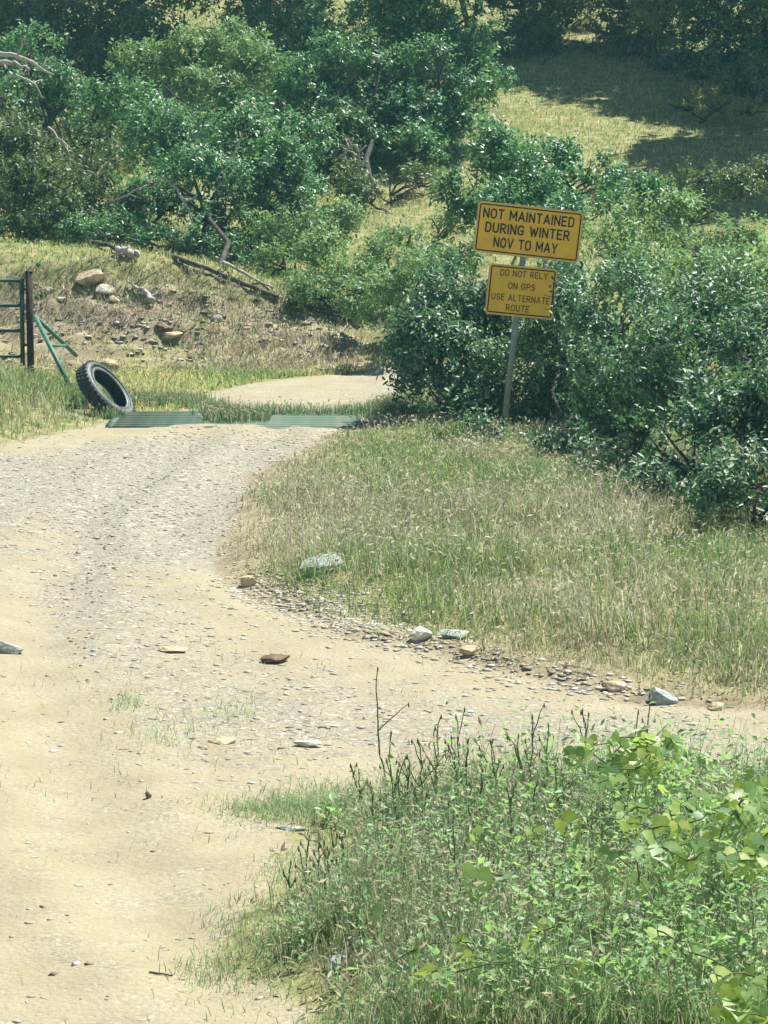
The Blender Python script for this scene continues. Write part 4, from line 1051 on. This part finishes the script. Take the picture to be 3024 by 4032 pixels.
for nm, (w, v), pw, ph, rad in (('sign_panel', (1141, 500.5), .925, .445, .035), ('sign_panel', (1125.5, 629), .60, .445, .03)):
    c = loc(w, v); c[1] = -.036
    up = ph and pw > .7
    pn = add(nm, plate(pw, ph, rad, .004), M['edge'], sign, c)
    pn.rotation_euler = (0, R(0.3) if up else R(-.6), 0)
    pn['label'] = 'upper yellow panel reading NOT MAINTAINED DURING WINTER NOV TO MAY' if up else 'lower weathered yellow panel reading DO NOT RELY ON GPS USE ALTERNATE ROUTE'
    f_ = plate(pw - .012, ph - .012, rad - .006, .001); f_.transform(Matrix.Translation((0, -.0032, 0))); add('face', f_, M['yellow'], pn)
    add('border', ringplate(pw - .034, ph - .034, rad - .012, .011, -.0052), M['black' if up else 'black'], pn)
    if up:
        for (ln, wd, hh_, xo, zo) in (('NOT MAINTAINED', .80, .094, -.012, .125), ('DURING WINTER', .742, .094, -.008, .005), ('NOV TO MAY', .565, .094, -.012, -.118)):
            text(ln, wd, hh_, xo, zo, -.0056, 'black', pn, .185)
    else:
        for (ln, wd, hh_, xo, zo) in (('DO NOT RELY', .415, .060, .01, .152), ('ON GPS', .235, .060, .0, .043), ('USE ALTERNATE', .510, .060, .0, -.062), ('ROUTE', .205, .060, -.018, -.150)):
            text(ln, wd, hh_, xo, zo, -.0056, 'faded_black', pn, .15)
    for zz in (ph * .36, -ph * .36):
        bo = MB(); bo.tube([(-.004, -.010, zz), (-.004, -.002, zz)], .008, 8); add('bolt', bo.mesh(), M['galv'], pn)
# a twig of the shrub reaching in front of the lower panel's right edge
tw = MB(); rr = np.random.default_rng(66)
q0 = W(1235, 700, 24.9); tb = H(1245, 960)
sp = empty('shrub_sprig', (q0[0], q0[1] - .05, float(gz(q0[0], q0[1] - .05)))); tag(sp, 'leafy sprig in front of the lower sign panel edge', 'sprig')
so = np.array(sp.location)
main = wob((so[0], so[1], so[2] - .02), W(1196, 610, 24.75), 12, .03, rr)
tw.tube(main - so, np.linspace(.012, .004, 12), 5)
for k in (8, 9, 10): tw.tube(wob(main[k], main[k] + np.array([-.07, -.02, .02]) * rr.uniform(.7, 1.3), 4, .1, rr) - so, .003, 4)
add('stem', tw.mesh(), M['bark'], sp)
LO, LD, LNm = [], [], []
for k in range(26):
    p = W(rr.normal(1199, 7), rr.uniform(600, 680), 24.80 + rr.normal(0, .03))
    LO.append(p); LD.append(unit(rr.normal(0, 1, 3) + UP * .2)); LNm.append(unit(rr.normal(0, .5, 3) + UP * .5 + np.array([0, -.4, 0])))
v, f = leaves(np.array(LO), np.array(LD), np.array(LNm), np.full(26, .048), np.full(26, .024), True)
o = add('leaves', mesh_np(v - so, f), M['dark_leaf'], sp); o['kind'] = 'stuff'

# ------------------------------------------------------------------ foreground weeds
def weeds(n, r, name, label, matn='weed_leaf', L0=.040, asp=.34, nl=22, hs=1.0, stems=True):
    """mass of small-leaved wiry weeds"""
    x, y = scatter(FORE, n * 14, r); sd = poly_sd(x, y, FORE)
    ok = inview(x, y, .1) & (y > 9.0) & (sd > .05) & ((matn != 'fresh_leaf') | (r.uniform(0, 1, len(x)) < .12 + sstep(.1, .9, x))) & (r.uniform(0, 1, len(x)) < sstep(0, .5, sd) * (.25 + fbm(x * 1.7, y * 1.7, 111)))
    x, y, sd = x[ok][:n], y[ok][:n], sd[ok][:n]; n = len(x)
    h = (.10 + .22 * sstep(0, .6, sd)) * r.uniform(.6, 1.3, n) * hs
    base = np.stack([x, y, gz(x, y)], 1)
    tip = base + UP * h[:, None] + r.normal(0, .22, (n, 3)) * np.array([1, 1, 0]) * h[:, None]
    t = (np.arange(nl) + .5) / nl
    lo = base[:, None] + (tip - base)[:, None] * t[None, :, None] + r.normal(0, .03, (n, nl, 3)) * t[None, :, None]
    ph = np.arange(nl) * 2.4 + r.uniform(0, 6.28, (n, 1))
    ld = np.stack([np.cos(ph), np.sin(ph), np.full(ph.shape, .55)], -1) + r.normal(0, .3, (n, nl, 3))
    ln_ = UP + r.normal(0, .5, (n, nl, 3))
    L = (L0 * (1.25 - .8 * t)[None] * r.uniform(.6, 1.3, (n, nl))).ravel()
    v, f = leaves(lo.reshape(-1, 3), unit(ld.reshape(-1, 3)), unit(ln_.reshape(-1, 3)), L, L * asp)
    o = add(name, mesh_np(v, f), M[matn]); tag(o, label, 'weeds', kind='stuff')
    if not stems: return
    s = np.cross(tip - base, r.normal(0, 1, (n, 3))); s = unit(s) * .0016
    b = MB(); k = np.arange(n)[:, None] * 4
    b.put(np.stack([base - s, base + s, tip + s * .5, tip - s * .5], 1).reshape(-1, 3), k + np.array([[0, 1, 2, 3]]))
    o2 = add('weed_stems', b.mesh(), M['stalk']); tag(o2, 'thin wiry stems inside the foreground weeds', 'weeds', kind='stuff')
weeds(850, np.random.default_rng(401), 'weeds', 'mass of small leaved wiry weeds filling the lower right')
weeds(560, np.random.default_rng(402), 'weeds', 'broad leaved fresh green weeds mixed through the lower right', 'fresh_leaf', .066, .52, 12, 1.15, False)
r = np.random.default_rng(403)
x, y = scatter(FORE, 90000, r); sd = poly_sd(x, y, FORE)
ok = inview(x, y, .1) & (y > 9.0) & (sd > .02) & (r.uniform(0, 1, len(x)) < sstep(0, .4, sd) * (.25 + sstep(.4, .65, fbm(x * 2.2, y * 2.2, 112))) * (.35 + .65 * sstep(1.2, .2, x)))
x, y, sd = x[ok][:11000], y[ok][:11000], sd[ok][:11000]; n = len(x)
grass('grass', 'taller pale green grass stems standing in the weeds', x, y, r.uniform(.18, .46, n) * (.5 + .5 * sstep(0, .5, sd)), r.uniform(.0028, .005, n), colmix(np.full(n, .75), r, [(0.22, 0.33, 0.14), (0.30, 0.40, 0.20), (0.17, 0.28, 0.11)], STRAWS), lean=.5, seedhead=.3, seed=404)

_sh = MB(); _sh.tube(np.array([-UP * .018, -UP * .008, UP * .006]), [.0025, .0042, .0015], 5)
SEED_ME = _sh.mesh(); SEED_ME.materials.append(M['stalk'])
def stalk(label, w, v, h, bend=0.0, rad=.0052, seed=1, group='tall weed stalks', nl=18, thick=1.0):
    r = np.random.default_rng(seed)
    tp = H(w, v, h)
    bx, by = tp[0] - bend * h + r.normal(0, .02), tp[1] + r.normal(0, .03)
    bs = np.array([bx, by, float(gz(bx, by))])
    root = empty('weed_stalk', bs); tag(root, label, 'weed', group)
    P = wob(bs - np.array([0, 0, .02]), tp, 12, .05, r)
    b = MB(); b.tube(P - bs, np.linspace(rad, rad * .45, 12) * thick, 5)
    tips = [P[-1]]
    for k in range(r.integers(1, 4)):
        i = r.integers(4, 9); e = P[i] + np.array([r.normal(0, .06), r.normal(0, .04), r.uniform(.08, .2)]) * h / .5
        q = wob(P[i], e, 5, .08, r); b.tube(q - bs, np.linspace(rad * .6, rad * .3, 5), 4); tips.append(e)
    add('stem', b.mesh(), M['stalk'], root)
    for e in tips: add('seed_head', SEED_ME, None, root, e - bs)
    t = r.uniform(.05, .92, nl); i = np.clip((t * 11).astype(int), 0, 10); fr_ = (t * 11 - i)[:, None]
    o_ = P[i] * (1 - fr_) + P[i + 1] * fr_
    a = r.uniform(0, 6.28, nl)
    d = np.stack([np.cos(a), np.sin(a), r.uniform(.3, 1.3, nl)], 1)
    L = .045 * (1.1 - .75 * t) * r.uniform(.7, 1.3, nl)
    vv, ff = leaves(o_ - bs, unit(d), unit(UP + r.normal(0, .4, (nl, 3))), L, L * .28)
    o = add('leaves', mesh_np(vv, ff), M['weed_leaf'], root); o['kind'] = 'stuff'
    return root
stalk('tallest thin dark weed stalk bending at its tip over the dirt', 816, 1442, .56, -.10, seed=501, group='tall weed stalks')
stalk('thick crooked bluish stalk in the middle of the weeds', 1262, 1850, .30, .22, .007, seed=502, nl=10)
stalk('straight stalk beside the lone heart shaped leaf', 980, 1760, .42, -.02, .005, seed=503)
gen = 'thin upright weed stalk rising out of the foreground weeds'
for k, (w, v, h) in enumerate([(985, 1545, .44), (953, 1545, .42), (940, 1570, .40), (905, 1602, .38), (880, 1632, .36), (1010, 1600, .40), (1078, 1640, .36),
        (1120, 1588, .42), (1185, 1565, .40), (1060, 1600, .38), (975, 1590, .40), (925, 1655, .34), (845, 1580, .42), (835, 1640, .36), (1135, 1620, .38), (1205, 1640, .34),
        (1042, 1660, .34), (890, 1690, .32), (1015, 1690, .34), (1095, 1700, .34), (1160, 1690, .34), (860, 1660, .34), (800, 1690, .28)]):
    stalk(gen, w, v, h, seed=510 + k, bend=rng.normal(0, .10))
for k, (w, v, h) in enumerate([(1258, 1532, .42), (1272, 1540, .40), (1379, 1535, .42), (1404, 1500, .46), (1150, 1545, .42), (1345, 1620, .36)]):
    stalk('bare thin stalk standing above the vine leaves', w, v, h, seed=540 + k, bend=rng.normal(0, .04), nl=5, group='bare stalks above the vines')
for k, (w, v, h) in enumerate([(757, 1650, .20), (775, 1662, .18), (688, 1795, .26), (668, 1805, .24), (715, 1785, .27), (645, 1830, .22), (728, 1800, .26), (700, 1815, .24), (628, 1860, .18), (745, 1790, .26)]):
    stalk('short brown tipped stalk at the roadside edge of the weeds', w, v, h, seed=560 + k, bend=rng.normal(-.05, .10), nl=10, group='short stalks at the road edge')

# vines with big leaves
def vine_leaf_mesh(seed):
    r = np.random.default_rng(seed)
    out = [(0, 0), (.16, -.16), (.36, -.14), (.50, .06), (.47, .24), (.52, .40), (.36, .58), (.24, .72), (0, .98)]
    o = np.array(out + [(-x, y) for x, y in out[-2:0:-1]])
    o = o * (1 + r.normal(0, .05, o.shape)); n = len(o)
    mid = np.array([(0, .22), (0, .50), (0, .76)])
    p = np.vstack([o, mid])
    z = .16 * np.abs(p[:, 0]) - .22 * p[:, 1] ** 2 + r.normal(0, .015, len(p))
    z[n:] -= .01
    v = np.stack([p[:, 0], p[:, 1], z], 1)
    f = []
    for i in range(n):
        j = (i + 1) % n
        ym = (o[i, 1] + o[j, 1]) / 2
        m = n + int(np.argmin(np.abs(mid[:, 1] - ym))); f.append((i, j, m))
    # bridge midrib
    f += [(0, n, n)][:0]
    return v, f
VL = []
for s in range(4):
    v, f = vine_leaf_mesh(s)
    me = bpy.data.meshes.new('vine_leaf')
    import bmesh
    bm = bmesh.new(); vs = [bm.verts.new(q) for q in v]
    for t in f: bm.faces.new([vs[i] for i in t])
    bmesh.ops.holes_fill(bm, edges=[e for e in bm.edges if e.is_boundary and all(not e2 is None for e2 in [e])][:0], sides=6)
    bm.to_mesh(me); bm.free(); me.update()
    for pl in me.polygons: pl.use_smooth = True
    me.materials.append(M['vine_leaf']); VL.append(me)
def vine_leaf_mat():
    m, nt, p, out = mat('vine_leaf_single')
    oi = N(nt, 'ShaderNodeObjectInfo')
    r_ = ramp(nt, [(0.0, (0.17, 0.32, 0.14)), (0.4, (0.28, 0.43, 0.12)), (0.7, (0.38, 0.51, 0.10)), (1.0, (0.50, 0.58, 0.10))])
    nt.links.new(oi.outputs['Random'], r_.inputs[0])
    tc = N(nt, 'ShaderNodeTexCoord'); n = N(nt, 'ShaderNodeTexNoise'); n.inputs['Scale'].default_value = 5
    nt.links.new(tc.outputs['Object'], n.inputs[0])
    mx = N(nt, 'ShaderNodeMix', data_type='RGBA', blend_type='MULTIPLY'); mx.inputs[0].default_value = .5
    rr_ = ramp(nt, [(0.35, (.6, .6, .6)), (0.6, (1, 1, 1))]); nt.links.new(n.outputs[0], rr_.inputs[0])
    nt.links.new(r_.outputs[0], mx.inputs[6]); nt.links.new(rr_.outputs[0], mx.inputs[7])
    nt.links.new(mx.outputs[2], p.inputs['Base Color']); p.inputs['Roughness'].default_value = .42
    t = N(nt, 'ShaderNodeBsdfTranslucent')
    m2 = N(nt, 'ShaderNodeMix', data_type='RGBA'); m2.inputs[0].default_value = .6; m2.inputs[7].default_value = (.50, .68, .10, 1)
    nt.links.new(mx.outputs[2], m2.inputs[6]); nt.links.new(m2.outputs[2], t.inputs[0])
    s = N(nt, 'ShaderNodeMixShader'); s.inputs[0].default_value = .55
    nt.links.new(p.outputs[0], s.inputs[1]); nt.links.new(t.outputs[0], s.inputs[2]); nt.links.new(s.outputs[0], out.inputs[0])
    return m
vm = vine_leaf_mat()
for me in VL: me.materials.clear(); me.materials.append(vm)
def vine(label, base, spots, seed):
    r = np.random.default_rng(seed)
    bp = H(*base); bp[2] = float(gz(bp[0], bp[1]))
    root = empty('wild_grape_vine', bp); tag(root, label, 'vine', 'wild grape vines in the weeds')
    pts = [H(w, v, h + .13) for (w, v, h, s) in spots]
    b = MB()
    order = np.argsort([np.linalg.norm(p - bp) for p in pts])
    prev = bp.copy()
    chain = [bp]
    for i in order:
        j = int(np.argmin([np.linalg.norm(pts[i] - c) for c in chain]))
        b.tube(wob(chain[j], pts[i], 6, .10, r) - bp, np.linspace(.0035, .002, 6), 5)
        chain.append(pts[i])
    add('stem', b.mesh(), M['stalk'], root)
    for p, (w, v, h, s) in zip(pts, spots):
        o = add('leaf', VL[r.integers(0, 4)], None, root, p - bp)
        nrm = Vector(unit(np.array([r.normal(.1, .5), -.45 + r.normal(0, .4), .8])))
        o.rotation_euler = (nrm.to_track_quat('Z', 'Y').to_matrix() @ Matrix.Rotation(r.uniform(2.3, 4.0), 3, 'Z')).to_euler()
        o.scale = (s * 1.45, s * 1.45, s * 1.45)
def cluster(cx, cy, rw, rv, n, h, s, seed):
    r = np.random.default_rng(seed)
    return [(cx + r.uniform(-1.1, 1.1) * rw, cy + r.uniform(-1.1, 1.1) * rv, h * r.uniform(.75, 1.15), s * r.uniform(.65, 1.2)) for _ in range(n)]
vine('vine with a heap of bright leaves at the top of the weeds', (1350, 1750), cluster(1340, 1630, 90, 35, 34, .30, .058, 601) + cluster(1440, 1610, 40, 25, 8, .34, .06, 602), 701)
vine('vine with large bright leaves at the right edge of the weeds', (1640, 1860), cluster(1620, 1720, 50, 45, 20, .32, .075, 603) + cluster(1600, 1830, 60, 35, 16, .30, .07, 604), 702)
vine('vine with scattered leaves right of the lone heart shaped leaf', (1400, 1960), [(1215, 1770, .30, .07), (1150, 1790, .26, .05), (1410, 1790, .32, .09), (1430, 1830, .30, .08), (1380, 1900, .25, .06), (1420, 1960, .2, .06), (1330, 1680, .32, .06), (1470, 1740, .32, .08), (1480, 1780, .3, .07), (1505, 1820, .3, .06)] + cluster(1430, 1780, 130, 80, 22, .32, .06, 605), 703)
vine('vine with one lone heart shaped bright leaf in the weeds', (1000, 1990), [(1030, 1880, .26, .082), (1085, 1890, .22, .05), (1040, 1800, .30, .05), (1110, 1865, .24, .045)], 704)
vine('low vine leaves at the lower left of the weeds', (930, 2180), [(940, 2095, .14, .055), (985, 2100, .14, .04), (820, 1965, .18, .045), (890, 2055, .14, .028), (840, 2085, .12, .03), (1000, 2060, .16, .04)] + cluster(1080, 2060, 160, 70, 12, .16, .045, 607), 705)
vine('vine leaves in the bottom right corner of the weeds', (1600, 2200), cluster(1600, 2150, 60, 45, 16, .22, .062, 606) + [(1420, 2010, .22, .065), (1500, 2060, .2, .05)], 706)

# ------------------------------------------------------------------ tinted volume added in place of windscreen glare
GLARE_VEIL = 0.0009
if GLARE_VEIL > 0:
    m = bpy.data.materials.new('teal_glare_veil'); m.use_nodes = True
    nt = m.node_tree; nt.nodes.clear()
    o_ = nt.nodes.new('ShaderNodeOutputMaterial'); pv = nt.nodes.new('ShaderNodeVolumePrincipled')
    pv.inputs['Color'].default_value = (0.40, 0.92, 1.0, 1); pv.inputs['Density'].default_value = GLARE_VEIL
    nt.links.new(pv.outputs[0], o_.inputs['Volume'])
    b = MB(); box(b, (-410, -410, -1.2), (410, 410, 19.0))
    hz = add('glare_volume', b.mesh(), m); hz['kind'] = 'stuff'; hz['label'] = 'thin teal veil added for windscreen glare'
ntri = sum(len(o.data.polygons) for o in bpy.data.objects if o.type == 'MESH')
print('POLYS', ntri, 'OBJECTS', len(bpy.data.objects))
